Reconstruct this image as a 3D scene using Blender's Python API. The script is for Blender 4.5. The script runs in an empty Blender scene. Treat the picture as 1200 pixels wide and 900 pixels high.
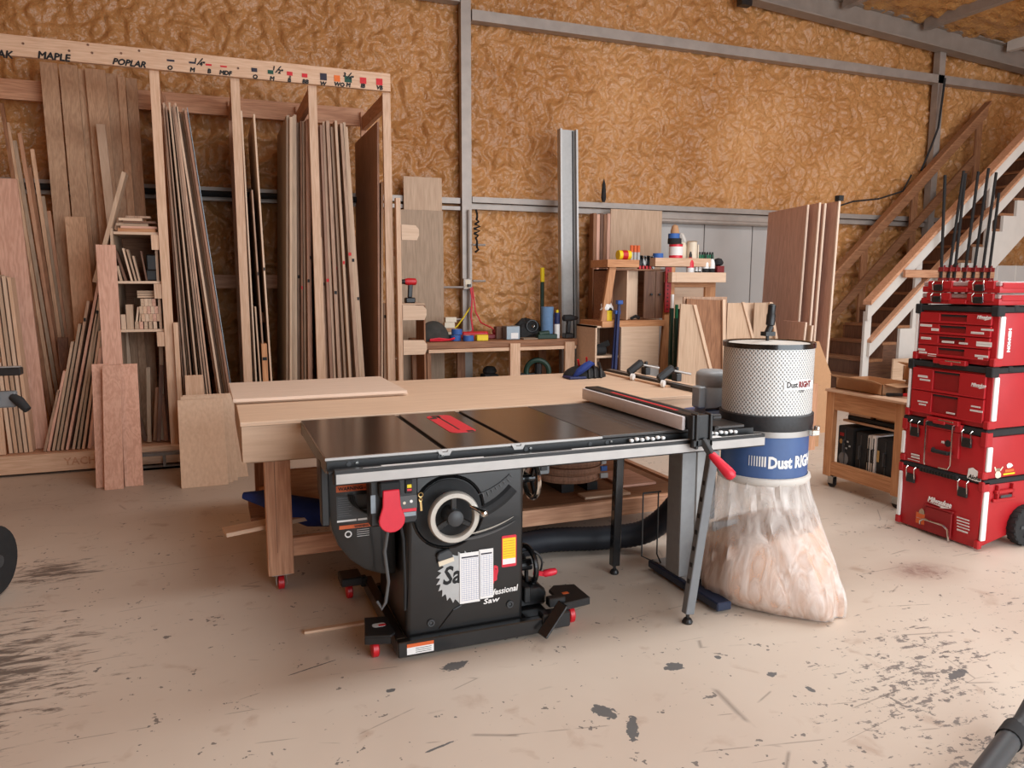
import bpy, bmesh, math, random
import numpy as np
from mathutils import Vector, Matrix
S = bpy.context.scene
COL = S.collection
random.seed(7)

# ---------------------------------------------------------------- camera
F, PITCH, ROLL, YAW, CH = 886.8, math.radians(7.554), math.radians(-.106), math.radians(21.46), 1.50
fw = Vector((math.sin(YAW)*math.cos(PITCH), math.cos(YAW)*math.cos(PITCH), -math.sin(PITCH)))
rt0 = Vector((math.cos(YAW), -math.sin(YAW), 0)); dn0 = fw.cross(rt0)
RT = math.cos(ROLL)*rt0 + math.sin(ROLL)*dn0
DN = -math.sin(ROLL)*rt0 + math.cos(ROLL)*dn0
CP = Vector((0, 0, CH))
cd = bpy.data.cameras.new('camera'); cam = bpy.data.objects.new('camera', cd); COL.objects.link(cam)
cd.sensor_fit = 'HORIZONTAL'; cd.sensor_width = 36; cd.lens = F*36/1200; cd.clip_start = .05; cd.clip_end = 200
m = Matrix.Identity(4)
for i in range(3):
    m[i][0] = RT[i]; m[i][1] = -DN[i]; m[i][2] = -fw[i]; m[i][3] = CP[i]
cam.matrix_world = m
S.camera = cam

# ---------------------------------------------------------------- world, lights, exposure
w = bpy.data.worlds.new('world'); S.world = w; w.use_nodes = True
bg = w.node_tree.nodes['Background']; bg.inputs[0].default_value = (.82, .9, 1, 1); bg.inputs[1].default_value = 1.2
def area(name, loc, rot, sx, sy, power, col):
    l = bpy.data.lights.new(name, 'AREA'); l.shape = 'RECTANGLE'; l.size = sx; l.size_y = sy; l.energy = power; l.color = col
    o = bpy.data.objects.new(name, l); o.location = loc; o.rotation_euler = rot; COL.objects.link(o); return o
# daylight through the big shop door behind the camera
area('door_daylight', (5.0, -2.95, 2.2), (math.radians(90), 0, 0), 8.8, 4.0, 600, (.87, .94, 1))
# unseen overhead fill lamps, high over the floor
area('overhead_fill_front', (3.4, 2.6, 5.15), (0, 0, 0), 5.0, 1.2, 190, (.9, .96, 1))
area('overhead_fill_right', (7.6, 3.6, 4.8), (0, 0, 0), 3.5, 1.2, 110, (.9, .96, 1))
S.view_settings.view_transform = 'Standard'; S.view_settings.look = 'None'
S.view_settings.exposure = -0.07; S.view_settings.gamma = 1

# ---------------------------------------------------------------- helpers
def ray(px, py): return fw + RT*((px-600)/F) + DN*((py-450)/F)
def A(px, py, y):            # photo point on the plane Y = y -> (x, z)
    d = ray(px, py); p = CP + d*(y/d.y); return p.x, p.z
def AZ(px, py, z):           # photo point on the plane Z = z -> (x, y)
    d = ray(px, py); p = CP + d*((z-CH)/d.z); return p.x, p.y
def AX(px, py, x):           # photo point on the plane X = x -> (y, z)
    d = ray(px, py); p = CP + d*(x/d.x); return p.y, p.z
def srgb(r, g, b):
    f = lambda c: (c/255/12.92) if c/255 <= .04045 else ((c/255+.055)/1.055)**2.4
    return (f(r), f(g), f(b), 1)

class MB:
    def __init__(s): s.bm = bmesh.new()
    def hexa(s, P):
        v = [s.bm.verts.new(p) for p in P]
        for f in ((0,3,2,1),(4,5,6,7),(0,1,5,4),(1,2,6,5),(2,3,7,6),(3,0,4,7)): s.bm.faces.new([v[i] for i in f])
        return s
    def box(s, x0, x1, y0, y1, z0, z1, M=None):
        P = [Vector(p) for p in ((x0,y0,z0),(x1,y0,z0),(x1,y1,z0),(x0,y1,z0),(x0,y0,z1),(x1,y0,z1),(x1,y1,z1),(x0,y1,z1))]
        if M: P = [M @ p for p in P]
        return s.hexa(P)
    def bar(s, p0, p1, w, h, up=(0,0,1)):    # square bar from p0 to p1, w across, h along 'up'
        p0 = Vector(p0); p1 = Vector(p1); d = (p1-p0).normalized(); u = Vector(up); a = d.cross(u)
        if a.length < 1e-4: a = d.cross(Vector((1,0,0)))
        a.normalize(); u = a.cross(d); a *= w/2; u = u*(h/2)
        return s.hexa([p0-a-u, p0+a-u, p1+a-u, p1-a-u, p0-a+u, p0+a+u, p1+a+u, p1-a+u])
    def ring(s, c, ax, r, n, ph=0):
        ax = Vector(ax).normalized(); a = ax.orthogonal().normalized(); b = ax.cross(a)
        return [s.bm.verts.new(Vector(c)+a*r*math.cos(2*math.pi*i/n+ph)+b*r*math.sin(2*math.pi*i/n+ph)) for i in range(n)]
    def skin(s, R, cap=True, close=False):
        n = len(R[0])
        for a, b in list(zip(R, R[1:])) + ([(R[-1], R[0])] if close else []):
            for i in range(n): s.bm.faces.new([a[i], a[(i+1)%n], b[(i+1)%n], b[i]])
        if cap and not close: s.bm.faces.new(R[0][::-1]); s.bm.faces.new(R[-1])
        return s
    def cyl(s, p0, p1, r, r1=None, n=16, cap=True):
        p0 = Vector(p0); p1 = Vector(p1); ax = p1-p0
        return s.skin([s.ring(p0, ax, r, n), s.ring(p1, ax, r if r1 is None else r1, n)], cap)
    def lathe(s, prof, c, n=24, ax=(0,0,1), cap=True):   # prof: (radius, distance along the axis)
        ax = Vector(ax).normalized(); c = Vector(c)
        return s.skin([s.ring(c+ax*h, ax, max(r, 1e-4), n) for r, h in prof], cap)
    def tube(s, pts, r, n=8, close=False):
        pts = [Vector(p) for p in pts]; R = []; N = len(pts); prev = None
        for i, p in enumerate(pts):
            if close: d = pts[(i+1)%N]-pts[i-1]
            else: d = pts[min(i+1,N-1)]-pts[max(i-1,0)]
            d.normalize()
            a = d.orthogonal().normalized() if prev is None else (prev-d*prev.dot(d)).normalized()
            prev = a; b = d.cross(a); rr = r[i] if isinstance(r, (list, tuple)) else r
            R.append([s.bm.verts.new(p+a*rr*math.cos(2*math.pi*k/n)+b*rr*math.sin(2*math.pi*k/n)) for k in range(n)])
        return s.skin(R, True, close)
    def prism(s, poly, ax, a, b):            # polygon in the two other axes, extruded along ax from a to b
        def P(u, v, t): return {'x': (t,u,v), 'y': (u,t,v), 'z': (u,v,t)}[ax]
        lo = [s.bm.verts.new(P(u,v,a)) for u, v in poly]; hi = [s.bm.verts.new(P(u,v,b)) for u, v in poly]
        n = len(poly)
        s.bm.faces.new(lo); s.bm.faces.new(hi[::-1])
        for i in range(n): s.bm.faces.new([lo[i], hi[i], hi[(i+1)%n], lo[(i+1)%n]])
        return s
    def torus(s, c, ax, R, r, n=32, k=8, flat=1):
        ax = Vector(ax).normalized(); a = ax.orthogonal().normalized(); b = ax.cross(a); c = Vector(c); Q = []
        for i in range(n):
            t = 2*math.pi*i/n; d = a*math.cos(t)+b*math.sin(t)
            Q.append([s.bm.verts.new(c+d*(R+r*math.cos(2*math.pi*j/k))+ax*r*flat*math.sin(2*math.pi*j/k)) for j in range(k)])
        return s.skin(Q, close=True)
    def xf(s, M):
        bmesh.ops.transform(s.bm, matrix=M, verts=s.bm.verts); return s
    def build(s, name, mat, parent=None, bev=0, smooth=False, tag=None, kind=None, label=None, seg=1, sep=False):
        if sep: return s.pieces(name, mat, parent, bev, smooth, label, seg)
        bm = s.bm
        while parent is not None and parent.parent is not None and parent.parent.parent is not None: parent = parent.parent
        bmesh.ops.recalc_face_normals(bm, faces=bm.faces)
        if bev:
            es = [e for e in bm.edges if len(e.link_faces) == 2 and e.calc_face_angle(0) > .6]
            bmesh.ops.bevel(bm, geom=es, offset=bev, segments=seg, affect='EDGES', profile=.6, clamp_overlap=True)
        if parent is not None: inv = WM(parent).inverted(); bmesh.ops.transform(bm, matrix=inv, verts=bm.verts); loc = None
        else:
            xs = [v.co for v in bm.verts]
            loc = Vector(((min(v.x for v in xs)+max(v.x for v in xs))/2, (min(v.y for v in xs)+max(v.y for v in xs))/2, min(v.z for v in xs)))
            bmesh.ops.translate(bm, vec=-loc, verts=bm.verts)
        me = bpy.data.meshes.new(name); bm.to_mesh(me); bm.free()
        if smooth:
            for p in me.polygons: p.use_smooth = True
            try: me.set_sharp_from_angle(angle=math.radians(40))
            except Exception: pass
        me.materials.append(MAT[mat] if isinstance(mat, str) else mat)
        o = bpy.data.objects.new(name, me); COL.objects.link(o)
        if parent is not None: o.parent = parent
        else: o.location = loc
        if tag: settag(o, *tag)
        if kind: o['kind'] = kind
        if label: o['label'] = label
        return o
def pieces_(s, name, mat, parent, bev, smooth, label, seg):
    # every loose piece of the mesh becomes an object of its own
    seen = set(); last = None; bm = s.bm; bm.verts.ensure_lookup_table()
    for v0 in list(bm.verts):
        if v0 in seen: continue
        comp = []; st_ = [v0]; seen.add(v0)
        while st_:
            v = st_.pop(); comp.append(v)
            for e in v.link_edges:
                o = e.other_vert(v)
                if o not in seen: seen.add(o); st_.append(o)
        q = MB(); mp_ = {v: q.bm.verts.new(v.co) for v in comp}
        fs = {f for v in comp for f in v.link_faces}
        for f in fs: q.bm.faces.new([mp_[v] for v in f.verts])
        last = q.build(name, mat, parent, bev, smooth, label=label, seg=seg)
    bm.free(); return last
MB.pieces = pieces_
def WM(o):
    m = Matrix.Translation(o.location) @ o.rotation_euler.to_matrix().to_4x4()
    return WM(o.parent) @ m if o.parent else m
def settag(o, label, cat, group=None):
    o['label'] = label; o['category'] = cat
    if group: o['group'] = group
def thing(name, label, cat, loc, rz=0, group=None):
    o = bpy.data.objects.new(name, None); COL.objects.link(o); o.location = loc; o.rotation_euler = (0, 0, rz)
    o.empty_display_size = .05; settag(o, label, cat, group); return o
def copy_tree(o, parent=None):
    c = o.copy(); COL.objects.link(c); c.parent = parent
    for ch in list(o.children): copy_tree(ch, c)
    return c
def box(name, mat, b, parent=None, bev=0, **k): return MB().box(*b).build(name, mat, parent, bev, **k)
def text(name, body, size, o, right, up, mat, parent, ext=.0006, off=0, shear=0, width=None, warp=None, align='LEFT', label=None, bold=0):
    cu = bpy.data.curves.new('t', 'FONT'); cu.body = body; cu.size = size; cu.extrude = ext; cu.offset = off; cu.shear = shear
    cu.align_x = align; cu.resolution_u = 2
    ob = bpy.data.objects.new('t', cu); COL.objects.link(ob)
    bpy.context.view_layer.update()
    dg = bpy.context.evaluated_depsgraph_get()
    me = bpy.data.meshes.new_from_object(ob.evaluated_get(dg)); bpy.data.objects.remove(ob); bpy.data.curves.remove(cu)
    bm = bmesh.new(); bm.from_mesh(me); bpy.data.meshes.remove(me)
    if width:
        x1 = max(v.co.x for v in bm.verts); x0 = min(v.co.x for v in bm.verts); k = width/(x1-x0)
        for v in bm.verts: v.co.x *= k
    if bold:      # marker strokes: the glyph repeated a hair to each side
        g0 = list(bm.verts)+list(bm.edges)+list(bm.faces)
        for kk, (sx_, sy_) in enumerate(((bold, 0), (-bold, 0), (0, bold), (0, -bold))):
            d_ = bmesh.ops.duplicate(bm, geom=g0)
            bmesh.ops.translate(bm, vec=Vector((sx_, sy_, .00035*(kk+1))), verts=[g for g in d_['geom'] if isinstance(g, bmesh.types.BMVert)])
    r = Vector(right).normalized(); u = Vector(up).normalized(); nn = r.cross(u)
    for v in bm.verts:
        v.co = warp(v.co.copy()) if warp else Vector(o)+r*v.co.x+u*v.co.y+nn*v.co.z
    q = MB(); q.bm.free(); q.bm = bm
    return q.build(name, mat, parent, label=label)
ORD = ['first','second','third','fourth','fifth','sixth','seventh','eighth','ninth','tenth','eleventh','twelfth','thirteenth','fourteenth','fifteenth','sixteenth']

# ---------------------------------------------------------------- materials
MAT = {}
def newmat(name):
    m = bpy.data.materials.new(name); m.use_nodes = True; MAT[name] = m
    nt = m.node_tree; return m, nt, nt.nodes, nt.links, nt.nodes['Principled BSDF']
def plain(name, col, rough=.5, metal=0, noise=.06, bump=0, scale=30, coat=0, emit=None):
    m, nt, N, L, B = newmat(name); c = srgb(*col)
    tc = N.new('ShaderNodeTexCoord'); nz = N.new('ShaderNodeTexNoise'); nz.inputs['Scale'].default_value = scale; nz.inputs['Detail'].default_value = 4
    L.new(tc.outputs['Object'], nz.inputs['Vector'])
    mx = N.new('ShaderNodeMix'); mx.data_type = 'RGBA'; L.new(nz.outputs['Fac'], mx.inputs['Factor'])
    mx.inputs['A'].default_value = [x*(1-noise*2) for x in c[:3]]+[1]; mx.inputs['B'].default_value = [min(1, x*(1+noise*2)+noise*.01) for x in c[:3]]+[1]
    L.new(mx.outputs['Result'], B.inputs['Base Color']); B.inputs['Roughness'].default_value = rough; B.inputs['Metallic'].default_value = metal
    if coat: B.inputs['Coat Weight'].default_value = coat
    if bump:
        bp = N.new('ShaderNodeBump'); bp.inputs['Strength'].default_value = bump; bp.inputs['Distance'].default_value = .004
        L.new(nz.outputs['Fac'], bp.inputs['Height']); L.new(bp.outputs[0], B.inputs['Normal'])
    return m
def wood(name, light, dark, axis='z', rough=.6, fig=.5, var=.10, scale=1.0):
    m, nt, N, L, B = newmat(name)
    tc = N.new('ShaderNodeTexCoord'); oi = N.new('ShaderNodeObjectInfo')
    mp = N.new('ShaderNodeMapping'); k = {'x': (.9,13,13), 'y': (13,.9,13), 'z': (13,13,.9)}[axis]
    mp.inputs['Scale'].default_value = [v*scale for v in k]
    sc = N.new('ShaderNodeVectorMath'); sc.operation = 'SCALE'; sc.inputs[0].default_value = (7, 13, 5); L.new(oi.outputs['Random'], sc.inputs['Scale'])
    ad = N.new('ShaderNodeVectorMath'); ad.operation = 'ADD'; L.new(tc.outputs['Object'], ad.inputs[0]); L.new(sc.outputs[0], ad.inputs[1])
    L.new(ad.outputs[0], mp.inputs['Vector'])
    n1 = N.new('ShaderNodeTexNoise'); n1.inputs['Scale'].default_value = 1.0; n1.inputs['Detail'].default_value = 3; n1.inputs['Distortion'].default_value = .6
    L.new(mp.outputs[0], n1.inputs['Vector'])
    # growth rings: contour lines of the same stretched noise
    mu = N.new('ShaderNodeMath'); mu.operation = 'MULTIPLY'; mu.inputs[1].default_value = 42; L.new(n1.outputs['Fac'], mu.inputs[0])
    si = N.new('ShaderNodeMath'); si.operation = 'SINE'; L.new(mu.outputs[0], si.inputs[0])
    n2 = N.new('ShaderNodeTexNoise'); n2.inputs['Scale'].default_value = 8; n2.inputs['Detail'].default_value = 2; L.new(mp.outputs[0], n2.inputs['Vector'])
    a = N.new('ShaderNodeMath'); a.operation = 'MULTIPLY_ADD'; L.new(si.outputs[0], a.inputs[0]); a.inputs[1].default_value = .22*fig; L.new(n2.outputs['Fac'], a.inputs[2])
    cr = N.new('ShaderNodeValToRGB'); cr.color_ramp.elements[0].position = .25; cr.color_ramp.elements[1].position = .75
    cr.color_ramp.elements[0].color = srgb(*dark); cr.color_ramp.elements[1].color = srgb(*light); L.new(a.outputs[0], cr.inputs[0])
    hs = N.new('ShaderNodeHueSaturation'); mr = N.new('ShaderNodeMapRange'); mr.inputs['To Min'].default_value = 1-var*1.6; mr.inputs['To Max'].default_value = 1+var
    L.new(oi.outputs['Random'], mr.inputs['Value']); L.new(mr.outputs[0], hs.inputs['Value']); L.new(cr.outputs[0], hs.inputs['Color'])
    L.new(hs.outputs[0], B.inputs['Base Color']); B.inputs['Roughness'].default_value = rough
    bp = N.new('ShaderNodeBump'); bp.inputs['Strength'].default_value = .15; bp.inputs['Distance'].default_value = .002
    L.new(a.outputs[0], bp.inputs['Height']); L.new(bp.outputs[0], B.inputs['Normal'])
    return m
for ax in 'xyz':
    wood('pine_'+ax, (222,186,156), (200,160,128), ax, fig=.45, var=.06)
    wood('ply_'+ax, (206,176,148), (184,152,124), ax, fig=.35, var=.10, scale=.7)
    wood('birch_'+ax, (222,192,164), (208,176,148), ax, fig=.3, var=.05, scale=.55)
    wood('oak_'+ax, (222,174,150), (202,152,128), ax, fig=.8, var=.06)
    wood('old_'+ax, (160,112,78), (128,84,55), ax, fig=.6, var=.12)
    wood('fir_'+ax, (206,156,122), (180,128,96), ax, fig=.7, var=.08)
    wood('oaklight_'+ax, (222,180,160), (202,158,138), ax, fig=.8, var=.04)
    wood('palebirch_'+ax, (232,208,188), (220,194,172), ax, fig=.25, var=.03, scale=.55)
    wood('greyply_'+ax, (172,146,122), (150,126,102), ax, fig=.5, var=.1)
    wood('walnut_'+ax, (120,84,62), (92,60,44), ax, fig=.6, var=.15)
    wood('cedar_'+ax, (206,150,104), (180,122,80), ax, fig=.6, var=.06)
wood('maple_z', (210,170,136), (186,146,114), 'z', fig=.7, var=.12)
wood('sheet_z', (204,168,140), (160,124,100), 'z', fig=.3, var=.25)
wood('sheetred_z', (178,134,108), (142,104,82), 'z', fig=.3, var=.2)
plain('black', (26,26,27), .42, noise=.15); plain('blackgloss', (20,20,21), .22, noise=.1, coat=.3)
plain('blacksaw', (19,19,20), .3, noise=.2, bump=.15, scale=9, coat=.25)
plain('rubber', (30,30,31), .8, noise=.2); plain('darkgrey', (62,64,66), .5); plain('midgrey', (84,84,84), .55)  # the mid grey is the own colour of cords, plates and scale marks
plain('grey', (112,114,116), .5, noise=.05); plain('motorgrey', (165,169,171), .42, noise=.06)
plain('lightgrey', (180,180,178), .5); plain('white', (235,233,230), .5, noise=.02); plain('whitepaint', (206,200,192), .55, noise=.05, scale=6)
plain('steel', (170,168,164), .32, 1, noise=.1); plain('chrome', (215,213,208), .18, 1, noise=.04); plain('alu', (172,168,164), .38, .5, noise=.06, scale=12)
plain('galv', (162,152,144), .5, .35, noise=.12, scale=8); plain('beam', (150,138,128), .55, .2, noise=.12, scale=6)
plain('red', (196,26,36), .38, noise=.04); plain('redbox', (174,22,30), .45, noise=.05, scale=14); plain('reddark', (140,16,22), .5, noise=.06)
plain('redpaddle', (214,38,58), .4, noise=.04); plain('yellow', (236,206,20), .5); plain('orange', (214,98,44), .55)
plain('green', (24,120,84), .45); plain('darkgreen', (20,52,40), .5); plain('blue', (40,84,160), .5, noise=.05); plain('darkblue', (24,36,84), .55); plain('bluecloth', (24,50,120), .8, noise=.2, scale=20)
plain('drumblue', (66,94,142), .4, noise=.07, scale=18, bump=.05); plain('navy', (30,42,66), .4, noise=.1); plain('hose', (18,22,32), .55, noise=.2)
plain('cardboard', (186,142,104), .8, noise=.05); plain('cream', (226,212,188), .5); plain('tape', (52,98,170), .6); plain('towel', (104,136,172), .9, noise=.1)
plain('concrete', (128,124,120), .85, noise=.15, bump=.3); plain('charcoalcloth', (60,58,54), .9, noise=.25, scale=16, bump=.4); plain('brass', (196,164,110), .35, .8)
plain('steelblue', (138,146,152), .4, .6); plain('wheelrim', (196,190,180), .3, .3); plain('postgrey', (146,146,146), .45, noise=.08); plain('postgrey_lit', (178,178,176), .45, noise=.05); plain('dustring', (38,38,40), .45, noise=.3, scale=60); plain('dark_red', (120,20,24), .45)
plain('inkblack', (18,18,20), .7, noise=0); plain('inkred', (200,36,44), .7); plain('inkorange', (224,110,40), .7); plain('inkgreen', (20,72,56), .7); plain('inknavy', (40,36,52), .7)
plain('paperlines', (150,156,190), .7); plain('fenceface', (228,222,222), .4, noise=.03)
# ---------------------------------------------------------------- floor, wall and other big surfaces
def floor_material():
    m, nt, N, L, B = newmat('painted_concrete')
    geo = N.new('ShaderNodeNewGeometry')
    def noise(scale, detail=4, vec=None, dist=0, rough=.5):
        n = N.new('ShaderNodeTexNoise'); n.inputs['Scale'].default_value = scale; n.inputs['Detail'].default_value = detail
        n.inputs['Distortion'].default_value = dist; n.inputs['Roughness'].default_value = rough
        L.new(vec or geo.outputs['Position'], n.inputs['Vector']); return n.outputs['Fac']
    def math_(op, a, b=None, clamp=False):
        n = N.new('ShaderNodeMath'); n.operation = op; n.use_clamp = clamp
        for i, v in enumerate((a, b)):
            if v is None: continue
            if isinstance(v, (int, float)): n.inputs[i].default_value = v
            else: L.new(v, n.inputs[i])
        return n.outputs[0]
    def step(v, a, b):
        n = N.new('ShaderNodeMapRange'); n.inputs['From Min'].default_value = a; n.inputs['From Max'].default_value = b; L.new(v, n.inputs['Value']); return n.outputs[0]
    def mix(f, a, b):
        n = N.new('ShaderNodeMix'); n.data_type = 'RGBA'; L.new(f, n.inputs['Factor'])
        for k, v in (('A', a), ('B', b)):
            if isinstance(v, tuple): n.inputs[k].default_value = v
            else: L.new(v, n.inputs[k])
        return n.outputs['Result']
    def blob(x, y, rx, ry, ang=0, soft=.35):
        mp = N.new('ShaderNodeMapping'); mp.vector_type = 'TEXTURE'; mp.inputs['Location'].default_value = (x, y, 0); mp.inputs['Rotation'].default_value = (0, 0, ang); mp.inputs['Scale'].default_value = (rx, ry, 1)
        L.new(geo.outputs['Position'], mp.inputs['Vector'])
        ln = N.new('ShaderNodeVectorMath'); ln.operation = 'LENGTH'; L.new(mp.outputs[0], ln.inputs[0])
        return step(ln.outputs['Value'], 1.0, 1.0-soft)
    base = mix(step(noise(.8, 5), .3, .7), srgb(196,178,162), srgb(210,196,180))
    base = mix(step(noise(6, 6, dist=.5), .62, .8), base, srgb(172,148,130))
    # scraped and dirty zones
    zone = math_('MAXIMUM', blob(-.95, 3.25, .9, 1.2, 0, .9), blob(-.85, 4.4, .5, .4, 0, .9))
    z2 = math_('MAXIMUM', blob(2.45, 2.0, 1.1, .5, .5, 1), blob(2.35, 1.45, .8, .5, 0, 1)); z2 = math_('MAXIMUM', z2, math_('MULTIPLY', blob(3.5, 2.2, 1.0, .8, 0, 1), .6))
    fine = noise(22, 6, rough=.7, dist=.8)
    mp = N.new('ShaderNodeMapping'); mp.inputs['Scale'].default_value = (3, 14, 1); mp.inputs['Rotation'].default_value = (0, 0, .5); L.new(geo.outputs['Position'], mp.inputs['Vector'])
    streak = noise(2.2, 7, mp.outputs[0], .6, .7)
    dirt = step(math_('ADD', math_('MULTIPLY', zone, .36), streak), .74, .86)
    base = mix(math_('MULTIPLY', dirt, .85), base, srgb(86,76,70))
    ch = step(math_('ADD', math_('MULTIPLY', z2, .14), math_('MULTIPLY', math_('ADD', streak, fine), .5)), .63, .655)
    base = mix(math_('MULTIPLY', ch, .8), base, srgb(96,90,88))
    rare = step(math_('MULTIPLY', noise(42, 2), noise(9, 2)), .40, .415)
    base = mix(math_('MULTIPLY', rare, .8), base, srgb(88,84,82))
    # long thin scratches
    for ang, sc, lo in ((.3, 1.0, .0035), (1.15, .8, .003), (2.2, 1.3, .0025)):
        mq = N.new('ShaderNodeMapping'); mq.inputs['Scale'].default_value = (.5*sc, 1.6*sc, 1); mq.inputs['Rotation'].default_value = (0, 0, ang); L.new(geo.outputs['Position'], mq.inputs['Vector'])
        vo = N.new('ShaderNodeTexVoronoi'); vo.feature = 'DISTANCE_TO_EDGE'; vo.inputs['Scale'].default_value = 1.0; L.new(mq.outputs[0], vo.inputs['Vector'])
        s_ = math_('MULTIPLY', step(vo.outputs['Distance'], lo*1.6, 0), step(noise(2.3+sc, 3), .56, .6)); base = mix(math_('MULTIPLY', s_, .6), base, srgb(104,92,84))
    # single chips with a shape of their own
    wob = N.new('ShaderNodeVectorMath'); wob.operation = 'ADD'
    tot = None; chipn = noise(38, 3, rough=.6, dist=.6)
    for (x, y, rx, ry, an) in ((1.22,2.21,.05,.085,.3),(1.26,2.08,.03,.12,-.5),(1.63,2.39,.065,.045,0),(.82,2.71,.09,.045,.2),(.55,2.62,.03,.02,0),(1.95,2.2,.035,.025,0),
                                (1.84,2.39,.02,.02,0),(2.7,2.72,.05,.03,0),(2.62,1.94,.10,.03,.2),(.50,2.04,.015,.05,.3),(.62,2.22,.10,.008,.25),(.3,2.9,.16,.006,.3),(2.01,2.06,.02,.03,0)):
        b = blob(x, y, rx, ry, an, .6); b = step(math_('ADD', math_('MULTIPLY', b, .5), math_('MULTIPLY', chipn, .95)), .76, .80)
        tot = b if tot is None else math_('MAXIMUM', tot, b)
    base = mix(math_('MULTIPLY', tot, .9), base, srgb(82,84,86))
    st = math_('MULTIPLY', blob(3.42, 2.78, .2, .13, 0, .8), step(fine, .3, .7)); base = mix(math_('MULTIPLY', st, 1.0), base, srgb(110,74,70))
    base = mix(math_('MULTIPLY', blob(3.42, 2.78, .34, .22, 0, .9), .35), base, srgb(150,110,96))
    # painted shade: the floor darkens towards the lumber rack, where less light falls
    base = mix(math_('MULTIPLY', blob(-.6, 6.1, 2.2, 1.5, 0, .9), .55), base, srgb(128,104,88))
    L.new(base, B.inputs['Base Color'])
    rg = step(noise(3, 5), .2, .8); r2 = N.new('ShaderNodeMapRange'); r2.inputs['To Min'].default_value = .38; r2.inputs['To Max'].default_value = .6; L.new(rg, r2.inputs['Value'])
    L.new(r2.outputs[0], B.inputs['Roughness'])
    bp = N.new('ShaderNodeBump'); bp.inputs['Strength'].default_value = .12; bp.inputs['Distance'].default_value = .004; L.new(fine, bp.inputs['Height']); L.new(bp.outputs[0], B.inputs['Normal'])
def foam_material(name, c0, c1, c2):
    m, nt, N, L, B = newmat(name); tc = N.new('ShaderNodeTexCoord')
    def noise(scale, detail, dist=0, rough=.5):
        n = N.new('ShaderNodeTexNoise'); n.inputs['Scale'].default_value = scale; n.inputs['Detail'].default_value = detail; n.inputs['Distortion'].default_value = dist; n.inputs['Roughness'].default_value = rough
        L.new(tc.outputs['Object'], n.inputs['Vector']); return n.outputs['Fac']
    cr = N.new('ShaderNodeValToRGB'); e = cr.color_ramp.elements; e[0].position = .3; e[0].color = srgb(*c0); e[1].position = .72; e[1].color = srgb(*c2)
    k = e.new(.5); k.color = srgb(*c1); L.new(noise(.75, 5), cr.inputs[0])
    L.new(cr.outputs[0], B.inputs['Base Color']); B.inputs['Roughness'].default_value = .36
    # billowed small blisters
    h = None
    for sc, amp in ((16, 1), (34, .4)):
        v = noise(sc, 1, .25); s1 = N.new('ShaderNodeMath'); s1.operation = 'SUBTRACT'; L.new(v, s1.inputs[0]); s1.inputs[1].default_value = .5
        s2 = N.new('ShaderNodeMath'); s2.operation = 'ABSOLUTE'; L.new(s1.outputs[0], s2.inputs[0])
        s3 = N.new('ShaderNodeMath'); s3.operation = 'MULTIPLY_ADD'; L.new(s2.outputs[0], s3.inputs[0]); s3.inputs[1].default_value = amp
        if h is None: s3.inputs[2].default_value = 0
        else: L.new(h, s3.inputs[2])
        h = s3.outputs[0]
    bp = N.new('ShaderNodeBump'); bp.inputs['Strength'].default_value = .5; bp.inputs['Distance'].default_value = .04
    L.new(h, bp.inputs['Height']); L.new(bp.outputs[0], B.inputs['Normal'])
floor_material()
foam_material('foam', (166,112,62), (186,132,80), (200,147,95))
foam_material('foam_ceiling', (170,120,64), (186,136,80), (198,150,94))
def vnoise(x, y, seed):
    xi = np.floor(x).astype(int); yi = np.floor(y).astype(int); fx = x-xi; fy = y-yi
    def g(a, b):
        h = (a*374761393 + b*668265263 + seed*1442695041) & 0xffffffff; h = ((h ^ (h >> 13))*1274126177) & 0xffffffff; h = (h ^ (h >> 16)) & 0xffff
        t = h/65535*2*np.pi; return np.cos(t), np.sin(t)
    u = fx*fx*fx*(fx*(fx*6-15)+10); v = fy*fy*fy*(fy*(fy*6-15)+10)
    def d(a, b): gx, gy = g(xi+a, yi+b); return gx*(fx-a)+gy*(fy-b)
    return (d(0,0)*(1-u)+d(1,0)*u)*(1-v)+(d(0,1)*(1-u)+d(1,1)*u)*v
def foam_height(u, v):
    wu = u+.10*vnoise(u*4.1, v*4.1, 3)+.05*vnoise(u*9, v*9, 4); wv = v+.10*vnoise(u*4.1, v*4.1, 5)+.05*vnoise(u*9, v*9, 6)
    h = .07*np.abs(vnoise(wu*4.2, wv*4.2, 1))**.7 + .075*np.abs(vnoise(wu*8.5, wv*8.5, 2))**.7 + .018*np.abs(vnoise(wu*19, wv*19, 9))
    return h*1.15 + .05*vnoise(u*1.1, v*1.1, 7)
def foam_sheet(name, P, U, V, lu, lv, step, mat, n):
    nu = int(lu/step)+1; nv = int(lv/step)+1
    u, v = np.meshgrid(np.linspace(0, lu, nu), np.linspace(0, lv, nv)); h = foam_height(u+11, v+7)
    P, U, V, n = (np.array(a, float) for a in (P, U, V, n))
    co = P+u[..., None]*U+v[..., None]*V+h[..., None]*n
    idx = np.arange(nu*nv).reshape(nv, nu); q = np.stack([idx[:-1,:-1], idx[:-1,1:], idx[1:,1:], idx[1:,:-1]], -1).reshape(-1, 4)
    me = bpy.data.meshes.new(name); me.from_pydata(co.reshape(-1, 3).tolist(), [], q.tolist())
    me.polygons.foreach_set('use_smooth', [True]*len(me.polygons)); me.materials.append(MAT[mat])
    o = bpy.data.objects.new(name, me); COL.objects.link(o); o['kind'] = 'structure'; return o
WY = 8.2
box('floor', 'painted_concrete', (-3.6, 13, -3.6, 8.5, -.2, 0), kind='structure')
CZ = lambda x: 5.16-.0675*(x-6.3)
wb = foam_sheet('wall_back', (-3.5, WY, 0), (1,0,0), (0,0,1), 16.4, 5.85, .02, 'foam', (0,-1,0))
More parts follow.
